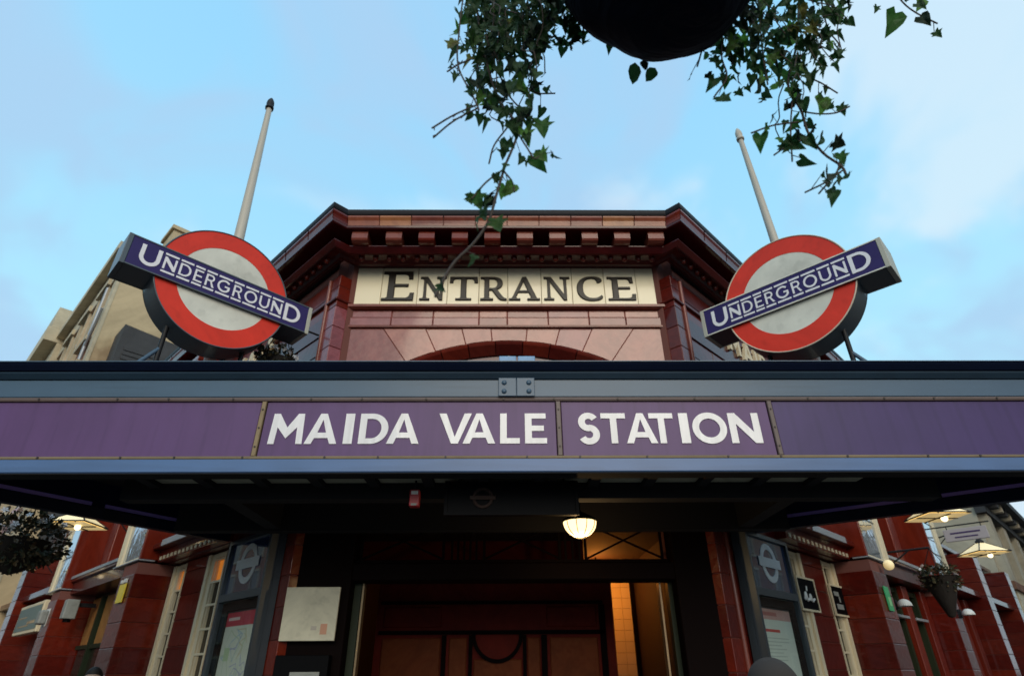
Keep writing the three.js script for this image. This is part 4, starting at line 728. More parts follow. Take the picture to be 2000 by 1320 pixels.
// ------------------------------------------------------------------ leaf and flower helpers
function leafGeo(kind, curl = 0.3, fold = 0.34, skew = 0) {
  const pts = kind === 'oval' ? [[0, 0], [0.24, 0.2], [0.3, 0.5], [0.2, 0.82], [0, 1.0], [-0.2, 0.82], [-0.3, 0.5], [-0.24, 0.2]]
    : kind === 'heart' ? [[0, 0.1], [0.22, -0.02], [0.46, 0.16], [0.42, 0.42], [0.25, 0.72], [0, 1.05], [-0.25, 0.72], [-0.42, 0.42], [-0.46, 0.16], [-0.22, -0.02]]
      : kind === 'narrow' ? [[0, 0.05], [0.16, 0.0], [0.34, 0.16], [0.16, 0.32], [0.12, 0.62], [0, 1.1], [-0.12, 0.62], [-0.16, 0.32], [-0.34, 0.16], [-0.16, 0.0]]
        : [[0, 0.1], [0.18, -0.02], [0.42, -0.04], [0.33, 0.2], [0.62, 0.36], [0.30, 0.52], [0.22, 0.72], [0, 1.05], [-0.22, 0.72], [-0.30, 0.52], [-0.62, 0.36], [-0.33, 0.2], [-0.42, -0.04], [-0.18, -0.02]];
  const pos = [], c = [0, 0.38, 0], zf = (x, y) => Math.abs(x) * fold + x * skew - (y - 0.4) * Math.abs(y - 0.4) * curl * 1.4 + 0.05 * Math.sin(x * 9 + y * 7);
  const mid = (p) => { const q = [p[0] * 0.55, 0.38 + (p[1] - 0.38) * 0.55]; return [...q, zf(...q) * 0.8]; };
  for (let i = 0; i < pts.length; i++) { const a = [...pts[i], zf(...pts[i])], b0 = pts[(i + 1) % pts.length], b = [...b0, zf(...b0)], ma = mid(pts[i]), mb = mid(b0); pos.push(...c, ...ma, ...mb, ...ma, ...a, ...b, ...ma, ...b, ...mb); }
  const g = new THREE.BufferGeometry(); g.setAttribute('position', new THREE.Float32BufferAttribute(pos, 3)); g.setAttribute('uv', new THREE.Float32BufferAttribute(new Array(pos.length / 3 * 2).fill(0).map((_, i) => pos[(i >> 1) * 3 + (i & 1)] * 0.5), 2)); g.computeVertexNormals(); return g;
}
const leafShapes = [leafGeo('ivy', 0.3, 0.3), leafGeo('ivy', 0.7, 0.5, 0.15), leafGeo('heart', 0.5, 0.35), leafGeo('narrow', 0.6, 0.4), leafGeo('ivy', -0.3, 0.15, -0.2), leafGeo('heart', 0.9, 0.6, -0.1), leafGeo('ivy', 0.2, 0.75), leafGeo('narrow', -0.4, 0.2, 0.2)], ovalLeaf = leafGeo('oval');
const bushLeaf = leafGeo('oval'), petalGeo = (() => { const p = []; for (let k = 0; k < 5; k++) { const a = k * 1.2566, c = Math.cos(a), s = Math.sin(a), f = (x, y, z) => [x * c - y * s, x * s + y * c, z]; p.push(...[0, 0, 0], ...f(-0.3, 0.6, 0.08), ...f(0, 1, 0.0), 0, 0, 0, ...f(0, 1, 0), ...f(0.3, 0.6, 0.08)); } return fromTris(p); })();
function leafMesh(parent, geo, mat, p, size, aim, name = 'leaf') {
  const m = new THREE.Mesh(geo, mat); m.name = name; m.position.copy(p); m.scale.setScalar(size);
  m.quaternion.copy(aim); m.castShadow = true; parent.add(m); return m;
}
// leaf hanging tip-down in direction tip, face turned towards n
function aimQ(tip, n) { const y = tip.clone().normalize(), x = new THREE.Vector3().crossVectors(y, n).normalize(), z = new THREE.Vector3().crossVectors(x, y); return new THREE.Quaternion().setFromRotationMatrix(new THREE.Matrix4().makeBasis(x, y, z)); }
const rv = (s) => V(rr(-s, s), rr(-s, s), rr(-s, s));

// ------------------------------------------------------------------ overhead hanging basket with trailing ivy
{
  const g = thing('hanging_basket', 'dark round hanging basket overhead with trailing ivy, seen from below', 'hanging basket', [0.43, 3.02, -0.83]);
  // bowl: underside faces the camera
  const prof = [[0.001, 0.0], [0.04, 0.002], [0.08, 0.008], [0.115, 0.02], [0.15, 0.035], [0.18, 0.058], [0.21, 0.085], [0.238, 0.12], [0.26, 0.16], [0.278, 0.195], [0.29, 0.235], [0.30, 0.30], [0.29, 0.305], [0.001, 0.29]];
  const bg = new THREE.LatheGeometry(prof.map(([x, y]) => new THREE.Vector2(x, y)), 64), bp = bg.attributes.position;
  for (let i = 0; i < bp.count; i++) { const x = bp.getX(i), y = bp.getY(i), z = bp.getZ(i), r = Math.hypot(x, z), a = Math.atan2(z, x), f = 1 + (r > 0.02 ? 0.09 * (vnoise(Math.cos(a) * 2.2 + 5, y * 7, Math.sin(a) * 2.2 + 5) - 0.5) + 0.03 * (vnoise(Math.cos(a) * 9 + 5, y * 30, Math.sin(a) * 9 + 5) - 0.5) : 0); bp.setXYZ(i, x * f, y + 0.02 * (vnoise(x * 12, 3, z * 12) - 0.5), z * f); }
  bg.computeVertexNormals(); lpart('bowl', bg, M.basketDark, g);
  lpart('rim', new THREE.TorusGeometry(0.30, 0.014, 8, 40).rotateX(Math.PI / 2).translate(0, 0.30, 0), M.iron, g);
  for (let k = 0; k < 3; k++) { const a = k * 2.094 + 0.3; lpart('chain', cyl(V(0.30 * Math.cos(a), 0.31, 0.30 * Math.sin(a)), V(0, 0.95, 0), 0.006, 0.006, 5), M.iron, g); }
  const o = g.position, strands = [
    [[-0.101, 3.488, -1.05], [-0.063, 3.152, -1.05], [-0.018, 2.952, -1.06], [0.030, 2.832, -1.05], [-0.004, 2.685, -1.05], [-0.024, 2.591, -1.05], [-0.039, 2.519, -1.05], [-0.073, 2.451, -1.05], [-0.117, 2.393, -1.05], [-0.152, 2.304, -1.05]],
    [[-0.123, 3.398, -1.0], [-0.131, 3.169, -1.0], [-0.127, 3.011, -1.0], [-0.083, 2.887, -1.0], [-0.068, 2.839, -1.0]],
    [[-0.075, 2.858, -1.0], [-0.132, 2.819, -1.0], [-0.183, 2.772, -1.0]], [[-0.070, 2.873, -1.02], [-0.134, 2.821, -1.02], [-0.183, 2.772, -1.03]], [[-0.094, 3.044, -1.0], [-0.130, 3.018, -1.0], [-0.156, 2.990, -1.0]],
    [[-0.047, 3.579, -1.1], [-0.035, 3.250, -1.1], [0.003, 3.039, -1.1], [0.053, 2.953, -1.1], [0.094, 2.901, -1.1]],
    [[0.022, 3.669, -1.15], [0.036, 3.352, -1.15], [0.075, 3.224, -1.15], [0.087, 3.105, -1.15], [0.148, 3.100, -1.15]],
    [[0.023, 2.832, -1.05], [0.055, 2.757, -1.05], [0.073, 2.720, -1.05], [0.096, 2.744, -1.05]],
    [[-0.004, 2.685, -1.05], [-0.047, 2.641, -1.05], [-0.081, 2.586, -1.05]], [[-0.004, 2.676, -1.05], [0.015, 2.642, -1.05], [0.021, 2.608, -1.05]], [[0.003, 2.867, -1.08], [-0.031, 2.799, -1.08], [-0.043, 2.734, -1.08]],
    [[0.981, 3.590, -1.1], [0.887, 3.258, -1.1], [0.817, 3.066, -1.1], [0.829, 2.968, -1.1], [0.826, 2.875, -1.1], [0.847, 2.796, -1.1], [0.882, 2.749, -1.1], [0.884, 2.721, -1.1]],
    [[0.886, 2.740, -1.1], [0.826, 2.694, -1.1], [0.761, 2.657, -1.1]], [[0.878, 2.758, -1.1], [0.863, 2.730, -1.1], [0.795, 2.653, -1.1]], [[0.828, 2.963, -1.1], [0.876, 2.953, -1.1], [0.927, 2.958, -1.1], [0.971, 2.984, -1.1]],
    [[0.795, 2.895, -1.08], [0.722, 2.881, -1.08], [0.657, 2.851, -1.08]], [[0.832, 3.067, -1.1], [0.782, 2.895, -1.1], [0.755, 2.767, -1.1]], [[0.814, 2.854, -1.1], [0.758, 2.825, -1.1], [0.712, 2.790, -1.1]],
    [[0.655, 3.326, -1.0], [0.590, 3.060, -1.0], [0.588, 2.974, -1.0], [0.539, 2.891, -1.0]], [[0.795, 3.469, -1.05], [0.743, 3.158, -1.05], [0.725, 3.010, -1.05]], [[1.085, 3.649, -1.15], [1.056, 3.415, -1.15], [1.067, 3.335, -1.15], [1.019, 3.269, -1.15]],
    [[0.900, 3.193, -1.15], [0.954, 3.158, -1.15], [0.997, 3.106, -1.15]], [[1.231, 3.531, -1.05], [1.237, 3.404, -1.05], [1.259, 3.351, -1.05], [1.305, 3.296, -1.05]], [[0.543, 3.094, -1.0], [0.516, 3.016, -1.0]]];
  // stems arching out of the basket to the tops of the trailing growth
  for (const [x0, z0, x1, y1] of [[0.08, -0.95, -0.10, 3.49], [0.07, -0.9, -0.05, 3.55], [0.1, -1.0, 0.02, 3.62], [0.6, -1.0, 0.795, 3.47], [0.64, -0.93, 0.98, 3.59], [0.65, -0.9, 1.085, 3.65], [0.62, -0.98, 0.66, 3.33], [0.64, -0.85, 1.231, 3.53], [0.64, -0.88, 0.9, 3.5]])
    strands.push([[x0, 3.31, z0], [lerp(x0, x1, 0.35), Math.max(y1, 3.5) + 0.1, lerp(z0, -1.05, 0.4)], [x1, y1, -1.07]]);
  const bare = new Set([2, 3, 4]), leaves = [];
  const face = V(0, -0.55, 0.8);
  const add = (p, size, mi, geo, bright) => leaves.push({ p, size, mi, geo });
  strands.forEach((s, i) => {
    const pts = s.map((p) => V(...p).sub(o)), c = new THREE.CatmullRomCurve3(pts), L = c.getLength();
    lpart('stem', new THREE.TubeGeometry(c, Math.max(4, pts.length * 6), i === 0 || i === 11 ? 0.0035 : 0.0024, 5), M.stem, g);
    if (bare.has(i)) { for (let k = 0; k < 5; k++) { const p = c.getPoint(rr(0.2, 1)); lpart('stem', cyl(p, p.clone().add(V(rr(-0.012, 0.004), rr(-0.012, 0.012), rr(-0.01, 0.01))), 0.0025, 0.001, 4), M.stem, g); } return; }
    const step = i === 0 ? 0.036 : 0.04;
    for (let d = L * 0.1; d < L; d += step * rr(0.6, 1.4)) {
      const low = i === 0 && d > L * 0.86; if (low && rnd() < 0.55) continue;
      const p = c.getPointAt(Math.min(1, d / L)), off = rv(0.03); off.z *= 1.3; const q = p.clone().add(off);
      if (rnd() < 0.7) lpart('stem', cyl(p, q, 0.0013, 0.001, 4), M.stem, g);
      add(q, rr(0.022, 0.050) * (low ? 0.75 : 1), Math.floor(rr(0, 5)));
    }
  });
  // thick of the foliage at either side, and the fringe along the rim
  const inside = (P, x, y) => { let r = false; for (let i = 0, j = P.length - 1; i < P.length; j = i++) if ((P[i][1] > y) !== (P[j][1] > y) && x < (P[j][0] - P[i][0]) * (y - P[i][1]) / (P[j][1] - P[i][1]) + P[i][0]) r = !r; return r; };
  const ML = [[-0.125, 3.5], [0.145, 3.5], [0.115, 3.2], [0.075, 3.083], [0.086, 2.953], [0.016, 2.845], [-0.06, 2.91], [-0.11, 3.151]], MR = [[0.68, 3.5], [1.09, 3.5], [0.96, 3.184], [0.856, 3.03], [0.793, 2.975], [0.733, 3.05], [0.636, 3.02], [0.60, 3.087], [0.62, 3.255]];
  for (const [P, n, x0, x1, mix] of [[ML, 460, -0.14, 0.15, 0.65], [MR, 330, 0.6, 1.1, 0.55]]) for (let k = 0, t = 0; k < n && t < 9000; t++) { const x = rr(x0, x1), y = rr(2.83, 3.5); if (!inside(P, x, y)) continue; if (rnd() < 0.6 * (1 - sstep(2.95, 3.3, y))) continue; k++; add(V(x, y, -1.06 + rr(-0.10, 0.10)).sub(o), rr(0.020, 0.044), rnd() < mix ? 3 + Math.floor(rr(0, 2)) : Math.floor(rr(0, 3))); }
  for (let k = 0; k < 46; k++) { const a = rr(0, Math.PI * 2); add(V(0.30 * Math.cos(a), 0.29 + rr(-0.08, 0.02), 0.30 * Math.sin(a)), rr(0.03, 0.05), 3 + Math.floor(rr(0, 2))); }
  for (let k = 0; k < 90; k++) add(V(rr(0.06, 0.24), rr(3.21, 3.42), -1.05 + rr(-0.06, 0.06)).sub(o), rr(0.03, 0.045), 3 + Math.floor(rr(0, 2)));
  for (const [x, y, s, mi, ov] of [[1.192, 3.352, 0.075, 0, 2], [1.295, 3.42, 0.05, 2, 2], [1.148, 3.385, 0.025, 1], [0.366, 3.10, 0.062, 1, 9], [0.420, 3.075, 0.058, 1, 9], [0.39, 3.11, 0.04, 3, 9], [0.582, 3.152, 0.03, 0, 9], [0.859, 2.955, 0.052, 2, 2], [0.848, 2.745, 0.034, 0], [0.086, 2.744, 0.046, 2], [0.094, 2.862, 0.055, 0], [0.019, 2.633, 0.04, 2, 2], [-0.077, 2.606, 0.046, 0], [-0.139, 3.171, 0.055, 1, 3], [-0.131, 3.424, 0.05, 3, 3], [1.005, 3.368, 0.07, 0]])
    leaves.push({ p: V(x, y, -1.05).sub(o), size: s, mi, geo: ov === 9 ? ovalLeaf : ov === 2 ? leafShapes[2] : ov === 3 ? leafShapes[3] : leafShapes[0], key: true });
  for (const [P, n, x0, x1] of [[ML, 26, -0.13, 0.12], [MR, 26, 0.64, 1.04]]) for (let k = 0; k < n; k++) {
    let x = rr(x0, x1), y = rr(3.1, 3.5), z = -1.06 + rr(-0.1, 0.1); const pts = []; for (let j = 0; j < 5; j++) { pts.push(V(x, y, z).sub(o)); x += rr(-0.035, 0.035); y -= rr(0.03, 0.075); z += rr(-0.03, 0.03); if (!inside(P, x, y)) { if (pts.length > 1) { pts.push(V(x, y, z).sub(o)); } break; } }
    if (pts.length > 1) { const t = lpart('stem', new THREE.TubeGeometry(new THREE.CatmullRomCurve3(pts), 10, 0.0018, 4), M.stem, g); const e = pts[pts.length - 1]; add(e.clone(), rr(0.02, 0.04), Math.floor(rr(0, 3))); }
  }
  leaves.sort((a, b) => (b.key ? 1 : 0) - (a.key ? 1 : 0) || b.size - a.size);
  const rest = [];
  leaves.forEach((l, i) => {
    const q = aimQ(V(rr(-0.6, 0.6), -1, rr(-0.4, 0.4)), l.key ? V(rr(-0.2, 0.2), rr(-0.9, -0.5), 0.8) : face.clone().add(rv(0.9))), geo = l.geo ?? leafShapes[Math.floor(rnd() * 8)];
    if (!l.key && rnd() < 0.04) l.mi = 5;
    if (i < 296) leafMesh(g, geo, leafMats[l.mi], l.p, l.size, q);
    else rest.push(geo.clone().applyMatrix4(new THREE.Matrix4().compose(l.p, q, V(l.size, l.size, l.size))));
  });
  const sm = lpart('small_leaves', rest, leafMats[1], g); sm.userData.kind = 'stuff';
  // post and arm that carry the basket, behind the viewer
  const p = thing('basket_post', 'iron post with a long arm carrying the overhead basket', 'post', [0.43, 0, 1.3]);
  lpart('post', new THREE.LatheGeometry([[0.09, 0], [0.09, 0.4], [0.05, 0.5], [0.04, 4.0], [0.06, 4.02], [0, 4.12]].map(([x, y]) => new THREE.Vector2(x, y)), 16), M.iron, p);
  lpart('arm', [cyl(V(0, 3.97, 0), V(0, 3.97, -2.14), 0.022, 0.022, 8), tube([[0, 3.4, 0], [0, 3.7, -0.3], [0, 3.95, -0.9]], 0.014)], M.iron, p);
}

// ------------------------------------------------------------------ flower baskets by the wings
function bushBasket(name, label, x, y, z, R, up, cone, nLeaf, flowers, pink) {
  const g = thing(name, label, 'hanging basket', [x, y, z]);
  lpart('basket', new THREE.LatheGeometry(cone.map(([a, b]) => new THREE.Vector2(a, b)), 20), M.wicker, g);
  lpart('hanger', [0, 1, 2].map((k) => { const a = k * 2.094, r = cone[cone.length - 1][0]; return cyl(V(r * Math.cos(a), cone[cone.length - 1][1], r * Math.sin(a)), V(0, up, 0), 0.006, 0.006, 5); }), M.iron, g);
  const parts = [[], [], []], top = cone[cone.length - 1][1];
  for (let k = 0; k < nLeaf; k++) { const d = rv(1).normalize(), r = R * (0.45 + 0.6 * Math.sqrt(rnd())) * (0.8 + 0.4 * vnoise(d.x * 2 + 5, d.y * 2, d.z * 2)); const p = V(d.x * r, top + d.y * r * 0.68 - (d.y < 0 ? 0.1 * R : 0), d.z * r), s = rr(0.04, 0.075); parts[k % 3].push(bushLeaf.clone().applyMatrix4(new THREE.Matrix4().compose(p, aimQ(d.clone().add(rv(0.8)), rv(1)), V(s, s, s)))); }
  if (nLeaf) parts.forEach((l, i) => { const m = lpart('foliage', l, bushMat[i], g); m.userData.kind = 'stuff'; });
  for (let k = 0; k < flowers; k++) { const a = rr(0, Math.PI * 2), e = rr(0.1, 0.9), r = R * rr(0.92, 1.1), p = V(r * Math.cos(a) * Math.cos(e), top + r * Math.sin(e) * 0.9, r * Math.sin(a) * Math.cos(e)); leafMesh(g, petalGeo, k % 3 === 0 && pink ? M.petalPink : M.petal, p, rr(0.03, 0.045), aimQ(V(rr(-1, 1), 1, rr(-1, 1)), p.clone().sub(V(0, top, 0)).add(rv(0.2))), 'flower'); }
  return g;
}
const bL = bushBasket('flower_basket', 'bushy brown green basket with white and pink flowers at far left under the canopy', -5.42, 2.66, -6.85, 0.42, 1.0, [[0.001, -0.1], [0.12, -0.05], [0.24, 0.1], [0.3, 0.26]], 1500, 46, true);
bushBasket('wicker_basket', 'dark cone shaped wicker basket hanging on a bracket at right', 6.78, 2.52, -9.75, 0.25, 0.8, [[0.001, -0.22], [0.05, -0.2], [0.14, 0.05], [0.24, 0.34], [0.27, 0.36]], 420, 8, false);
bushBasket('blossom_basket', 'dark basket with white blossoms above the canopy beside the left roundel', -2.98, 5.02, -6.75, 0.24, 0.7, [[0.001, -0.16], [0.1, -0.12], [0.18, 0.02], [0.2, 0.12]], 420, 30, false);
{
  const b = thing('basket_bracket', 'scrolled iron bracket holding the dark wicker basket at right', 'bracket', [6.78, 3.32, -9.75]);
  lpart('arm', [cyl(V(0, 0, 0), V(-0.75, 0, -0.75), 0.018, 0.018, 6), tube([[-0.2, 0, -0.2], [-0.4, -0.16, -0.4], [-0.62, -0.2, -0.62], [-0.75, -0.45, -0.75]], 0.013)], M.iron, b); lpart('scroll', new THREE.TorusGeometry(0.09, 0.012, 6, 20).rotateY(Math.PI / 4).translate(-0.5, -0.1, -0.5), M.iron, b);
  const c = thing('basket_bracket', 'plain iron bracket holding the blossom basket beside the left roundel', 'bracket', [-2.98, 5.72, -6.75]);
  lpart('arm', [cyl(V(0, 0, 0), V(0.36, 0, -0.36), 0.014, 0.014, 6)], M.iron, c);
  const d = thing('lamp_post', 'slim dark post carrying the bushy flower basket at far left', 'post', [-5.95, 0, -6.95]);
  lpart('post', new THREE.LatheGeometry([[0.08, 0], [0.08, 0.6], [0.045, 0.7], [0.04, 3.7], [0, 3.72]].map(([u, v]) => new THREE.Vector2(u, v)), 14), M.iron, d); lpart('arm', cyl(V(0, 3.63, 0), V(0.53, 3.63, 0.1), 0.016, 0.016, 6), M.iron, d);
}

// ------------------------------------------------------------------ houses down the side streets
{
  const h = thing('gabled_house', 'tall pale stucco house with bare gable wall and chimney, behind the left roundel', 'house', [-14.4, 0, -18]);
  h.rotation.y = -Math.PI / 4;      // local +z = street front, local +x = towards the station (gable end)
  const H = 16.3, Lh = 26, D = 9;
  lpart('gable_wall', (() => { const s = new THREE.Shape([[0, 0], [D, 0], [D, H - 1.5], [D * 0.82, H - 0.2], [D * 0.5, H + 0.6], [D * 0.2, H + 0.1], [0, H]].map(([a, b]) => new THREE.Vector2(a, b))); return new THREE.ExtrudeGeometry(s, { depth: 0.4, bevelEnabled: false }).rotateY(Math.PI / 2).translate(-0.4, 0, 0); })(), M.stucco, h, 'bare stucco gable wall');
  lpart('front_wall', box(-Lh, -0.41, 0, H, -0.5, -0.02), M.brick, h);
  lpart('quoin', box(-0.62, 0.02, 0, H - 0.7, -0.018, 0.08), M.stuccoPale, h);
  lpart('cornice', [box(-9.5, 0.15, H - 0.7, H - 0.35, -0.4, 0.45), box(-9.5, 0.10, H - 1.7, H - 0.705, -0.018, 0.12), box(-9.5, 0.1, H - 0.345, H + 0.05, -0.4, 0.2)], M.stuccoPale, h);
  lpart('cornice', [box(-Lh, -9.51, H - 0.9, H - 0.2, -0.4, 0.9), box(-Lh, -9.51, H - 3.0, H - 0.91, -0.018, 0.35), box(-Lh, -9.51, H - 0.19, H + 0.9, -0.4, 0.8)], M.stuccoPale, h);
  lpart('bay', box(-Lh, -10, 0, H - 3.1, -0.018, 1.0), M.stuccoPale, h);
  for (let f = 0; f < 4; f++) for (let k = 0; k < 3; k++) {
    const x0 = -2.4 - k * 2.7, y0 = 2.0 + f * 3.5, w = lpart('window', [box(x0 - 0.16, x0, y0 - 0.1, y0 + 2.15, -0.018, 0.12), box(x0 + 1.15, x0 + 1.31, y0 - 0.1, y0 + 2.15, -0.018, 0.12), box(x0 - 0.25, x0 + 1.4, y0 + 2.152, y0 + 2.4, -0.018, 0.22), box(x0 - 0.25, x0 + 1.4, y0 - 0.28, y0 - 0.102, -0.018, 0.22)], M.stuccoPale, h);
    lpart('pane', box(x0 + 0.002, x0 + 1.148, y0 - 0.1, y0 + 2.15, -0.017, 0.01), M.pane, w); lpart('glazing_bar', [box(x0 + 0.56, x0 + 0.6, y0 - 0.1, y0 + 2.15, 0.0105, 0.03), box(x0 + 0.002, x0 + 1.148, y0 + 1.0, y0 + 1.05, 0.031, 0.045)], M.white, w);
  }
  lpart('drainpipe', [cyl(V(-1.2, 0, 0.12), V(-1.2, H - 1.72, 0.12), 0.06, 0.06, 8), cyl(V(-1.2, 12.0, 0.12), V(-0.2, 13.2, 0.16), 0.05, 0.05, 8)], M.lead, h);
  lpart('chimney', [box(-1.3, -0.05, H - 0.5, H + 1.25, -3.3, -1.1), box(-1.4, 0.05, H + 1.25, H + 1.42, -3.4, -1.0)], M.stucco, h);
  for (let k = 0; k < 3; k++) lpart('chimney_pot', new THREE.CylinderGeometry(0.12, 0.14, 0.35, 12).translate(-1.1, H + 1.6, -1.6 - k * 0.6), M.brick, h);
  lpart('roof', box(-Lh, -0.41, H - 2, H - 0.8, -D, -0.51), M.slate, h);
  lpart('rear_wall', box(-Lh, -0.41, 0, H - 2.02, -D, -D + 0.4), M.brick, h);
  // dark lean-to against the gable
  lpart('lean_to', (() => { const s = new THREE.Shape([[0.5, 0], [D, 0], [D, 11.4], [0.5, 12.2]].map(([a, b]) => new THREE.Vector2(a, b))); return new THREE.ExtrudeGeometry(s, { depth: 1.2, bevelEnabled: false }).rotateY(Math.PI / 2).translate(0.005, 0, 0); })(), M.slate, h, 'dark slate lean-to against the gable');
  for (let k = 0; k < 9; k++) lpart('slate_course', box(1.206, 1.24, 9.9 + k * 0.17, 9.9 + k * 0.17 + 0.13, -8.9, -0.7), M.slate, h);
}
{
  const p = wpt(1, 19.6, 0, 0.25), h = thing('cream_terrace', 'cream stone terrace with flat pilasters and bracketed cornice beyond the right wing', 'building', [p.x, 0, p.z]);
  h.rotation.y = Math.PI / 4; const H = 7.1, L = 24;
  lpart('wall', [box(0, L, 0, H, -7, -0.02)], M.creamStone, h);
  lpart('plinth', box(-0.1, L, 3.9, 4.15, -0.018, 0.3), M.brick, h); lpart('shopfront', box(0.3, L, 2.9, 3.895, -0.018, 0.22), M.creamPaint, h); lpart('shopfront', box(0.3, L, 0, 2.895, -0.018, 0.05), M.brick, h);
  for (let k = 0; k < 7; k++) { lpart('pilaster', box(0.15 + k * 3.0, 1.0 + k * 3.0, 4.155, H - 0.75, -0.018, 0.24), M.creamStone, h); const w = lpart('window', box(1.35 + k * 3, 1.5 + k * 3, 4.3, 6.1, -0.018, 0.1), M.creamStone, h); lpart('jamb', box(2.65 + k * 3, 2.8 + k * 3, 4.3, 6.1, -0.018, 0.1), M.creamStone, w); lpart('pane', box(1.502 + k * 3, 2.648 + k * 3, 4.3, 6.1, -0.017, 0.02), M.pane, w); }
  lpart('cornice', [box(-0.1, L, H - 0.74, H - 0.5, -0.018, 0.3), box(-0.35, L, H - 0.18, H + 0.05, -0.3, 0.75)], M.slate, h);
  for (let k = 0; k < 24; k++) lpart('cornice_bracket', [rbox(0.26, 0.3, 0.5, 0.04, 0.1 + k * 0.95, H - 0.335, 0.32)], k % 2 ? M.slate : M.creamStone, h);
}
// terraces across both streets, which the glazed tiles and the glass mirror
for (const sd of [-1, 1]) {
  const p = wpt(sd, 1, 0, 19), h = thing('brick_terrace', sd < 0 ? 'brown brick terrace with chimneys across the left street, mirrored in the left wing' : 'brown brick terrace with chimneys across the right street, mirrored in the right wing', 'building', [p.x, 0, p.z]);
  h.rotation.y = sd * Math.PI / 4 + Math.PI; const L = 122, H = 16, X = (u) => -sd * u;
  lpart('wall', box(X(0), X(L), 0, H, -9, 0), M.brick, h); lpart('parapet', box(X(-0.2), X(L), H, H + 0.5, -0.6, 0.25), M.stuccoPale, h); lpart('roof', box(X(0), X(L), H, H + 0.3, -9, -0.61), M.slate, h);
  for (let k = 0; k < 13; k++) { lpart('chimney', box(X(1 + k * 9), X(3.4 + k * 9), H + 0.31, H + 2.3, -2.2, -1.1), M.brick, h); for (let j = 0; j < 3; j++) lpart('chimney_pot', new THREE.CylinderGeometry(0.14, 0.18, 0.6, 10).translate(X(1.5 + k * 9 + j * 0.7), H + 2.6, -1.65), M.brick, h); }
  for (let f = 0; f < 5; f++) for (let k = 0; k < 26; k++) { const x = X(1.9 + k * 4.6), y = 0.9 + f * 3.1, w = lpart('window', [box(x - 0.75, x - 0.6, y, y + 1.9, 0.002, 0.1), box(x + 0.6, x + 0.75, y, y + 1.9, 0.002, 0.1), box(x - 0.8, x + 0.8, y + 1.902, y + 2.1, 0.002, 0.15), box(x - 0.8, x + 0.8, y - 0.15, y - 0.002, 0.002, 0.2)], M.stuccoPale, h); lpart('pane', box(x - 0.598, x + 0.598, y, y + 1.9, 0.003, 0.03), M.pane, w); }
}
// ------------------------------------------------------------------ people
function bodyMesh(name, joints, bones, cell, mat, parent) {   // one smooth skin over tapered capsules
  const J = Object.fromEntries(Object.entries(joints).map(([k, v]) => [k, [V(v[0], v[1], v[2]), v[3]]]));
  const bb = new THREE.Box3(); for (const [p, r] of Object.values(J)) { bb.expandByPoint(p.clone().addScalar(r + 0.04)); bb.expandByPoint(p.clone().addScalar(-r - 0.04)); }
  const c = bb.getCenter(V(0, 0, 0)), half = Math.max(...bb.getSize(V(0, 0, 0)).toArray()) / 2 * 1.06, n = Math.min(150, Math.ceil(2 * half / cell) + 2);
  const mc = new MarchingCubes(n, mat, false, false, 120000); mc.isolation = 0;
  const B = bones.map(([a, b]) => { const [A, ra] = J[a], [C, rb] = J[b]; return [A.x, A.y, A.z, C.x - A.x, C.y - A.y, C.z - A.z, ra, rb - ra, Math.max(1e-9, A.distanceToSquared(C))]; });
  for (let z = 0; z < n; z++) for (let y = 0; y < n; y++) for (let x = 0; x < n; x++) {
    const px = (x - n / 2) / (n / 2) * half + c.x, py = (y - n / 2) / (n / 2) * half + c.y, pz = (z - n / 2) / (n / 2) * half + c.z; let d = 1e3;
    for (const [ax, ay, az, ux, uy, uz, ra, dr, ll] of B) { const dx = px - ax, dy = py - ay, dz = pz - az, t = Math.min(1, Math.max(0, (dx * ux + dy * uy + dz * uz) / ll)); const q = Math.sqrt((dx - ux * t) ** 2 + (dy - uy * t) ** 2 + (dz - uz * t) ** 2) - ra - dr * t, k = 0.03, h = Math.max(0, k - Math.abs(d - q)) / k; d = Math.min(d, q) - h * h * k / 4; }
    mc.field[x + y * n + z * n * n] = -d;
  }
  mc.update(); const cnt = mc.count ?? mc.geometry.drawRange.count, pos = new Float32Array(mc.positionArray.slice(0, cnt * 3)), nor = new Float32Array(mc.normalArray.slice(0, cnt * 3));
  for (let i = 0; i < cnt; i++) { pos[3 * i] = pos[3 * i] * half + c.x; pos[3 * i + 1] = pos[3 * i + 1] * half + c.y; pos[3 * i + 2] = pos[3 * i + 2] * half + c.z; }
  const g = new THREE.BufferGeometry(); g.setAttribute('position', new THREE.BufferAttribute(pos, 3)); g.setAttribute('normal', new THREE.BufferAttribute(nor, 3)); g.setAttribute('uv', new THREE.BufferAttribute(new Float32Array(cnt * 2), 2));
  return lpart(name, g, mat, parent);
}
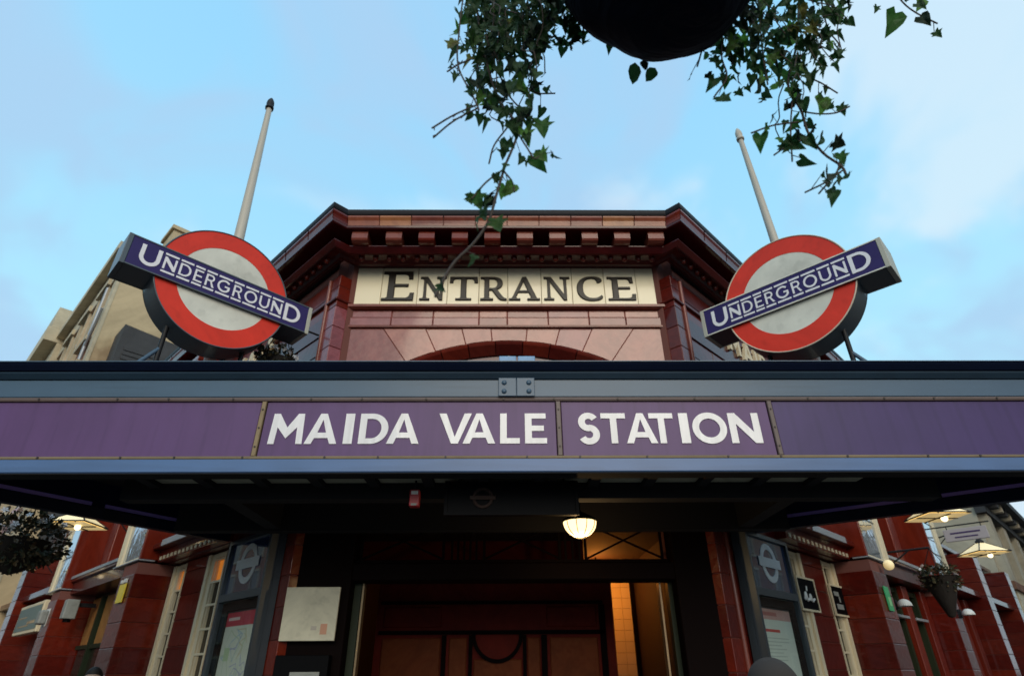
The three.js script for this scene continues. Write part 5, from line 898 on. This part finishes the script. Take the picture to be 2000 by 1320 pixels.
function person(label, x, z, turn, height, coat, trousers, hood, skin) {
  const g = thing('person', label, 'person', [x, 0, z]); g.rotation.y = turn; const k = height / 1.75; g.scale.setScalar(k);
  bodyMesh('body', { hip: [0, 0.95, 0, 0.155], chest: [0, 1.30, 0, 0.165], neck: [0, 1.49, 0, 0.065], head: [0, 1.60, 0.02, 0.088], crown: [0, 1.665, 0.0, 0.082], chin: [0, 1.545, 0.06, 0.05], nose: [0, 1.60, 0.112, 0.014],
    sl: [-0.19, 1.40, 0, 0.075], sr: [0.19, 1.40, 0, 0.075], el: [-0.25, 1.12, 0.0, 0.052], er: [0.25, 1.12, 0.0, 0.052], wl: [-0.22, 0.90, 0.10, 0.036], wr: [0.22, 0.90, 0.10, 0.036], hl: [-0.20, 0.82, 0.13, 0.034], hr: [0.20, 0.82, 0.13, 0.034],
    pl: [-0.10, 0.90, 0, 0.105], pr: [0.10, 0.90, 0, 0.105], kl: [-0.11, 0.50, 0.01, 0.062], kr: [0.11, 0.50, 0.01, 0.062], al: [-0.11, 0.09, 0, 0.045], ar: [0.11, 0.09, 0, 0.045], tl: [-0.12, 0.045, 0.14, 0.04], tr: [0.12, 0.045, 0.14, 0.04] },
    [['hip', 'chest'], ['chest', 'neck'], ['neck', 'head'], ['head', 'crown'], ['head', 'chin'], ['head', 'nose'], ['chest', 'sl'], ['chest', 'sr'], ['sl', 'el'], ['sr', 'er'], ['el', 'wl'], ['er', 'wr'], ['wl', 'hl'], ['wr', 'hr'], ['hip', 'pl'], ['hip', 'pr'], ['pl', 'kl'], ['pr', 'kr'], ['kl', 'al'], ['kr', 'ar'], ['al', 'tl'], ['ar', 'tr']], 0.016, skin, g);
  bodyMesh('coat', { hip: [0, 0.80, 0, 0.19], chest: [0, 1.30, 0, 0.185], neck: [0, 1.46, -0.01, 0.095], sl: [-0.19, 1.40, 0, 0.092], sr: [0.19, 1.40, 0, 0.092], el: [-0.25, 1.12, 0.0, 0.070], er: [0.25, 1.12, 0.0, 0.070], wl: [-0.22, 0.92, 0.09, 0.055], wr: [0.22, 0.92, 0.09, 0.055] },
    [['hip', 'chest'], ['chest', 'neck'], ['chest', 'sl'], ['chest', 'sr'], ['sl', 'el'], ['sr', 'er'], ['el', 'wl'], ['er', 'wr']], 0.018, coat, g);
  bodyMesh('trousers', { pl: [-0.10, 0.82, 0, 0.12], pr: [0.10, 0.82, 0, 0.12], kl: [-0.11, 0.50, 0.01, 0.08], kr: [0.11, 0.50, 0.01, 0.08], al: [-0.11, 0.13, 0, 0.068], ar: [0.11, 0.13, 0, 0.068] }, [['pl', 'kl'], ['pr', 'kr'], ['kl', 'al'], ['kr', 'ar'], ['pl', 'pr']], 0.018, trousers, g);
  bodyMesh(hood ? 'hood' : 'hair', hood ? { a: [0, 1.63, -0.035, 0.118], b: [0, 1.55, -0.05, 0.112], c: [0, 1.47, -0.05, 0.10], d: [0, 1.645, 0.0, 0.112] } : { a: [0, 1.655, -0.012, 0.094], b: [0, 1.60, -0.045, 0.088], c: [0, 1.54, -0.05, 0.07], d: [0, 1.69, 0.02, 0.070] }, hood ? [['a', 'b'], ['b', 'c'], ['a', 'd']] : [['a', 'b'], ['b', 'c'], ['a', 'd']], 0.010, hood ?? std([0.010, 0.008, 0.007], { roughness: 0.7 }), g);
}
person('person in a grey brown hood seen from behind, facing the right notice case', 1.262, -3.2, Math.PI * 0.9, 1.655, std([0.045, 0.038, 0.035], { roughness: 0.9 }), std([0.02, 0.022, 0.03]), std([0.036, 0.029, 0.026], { roughness: 0.95 }), std([0.45, 0.30, 0.22]));
person('dark haired person standing far left below the red pier', -5.16, -8.5, Math.PI * 0.1, 1.70, std([0.02, 0.02, 0.024]), std([0.02, 0.02, 0.025]), null, std([0.45, 0.30, 0.22]));

renderer.render(scene, camera);
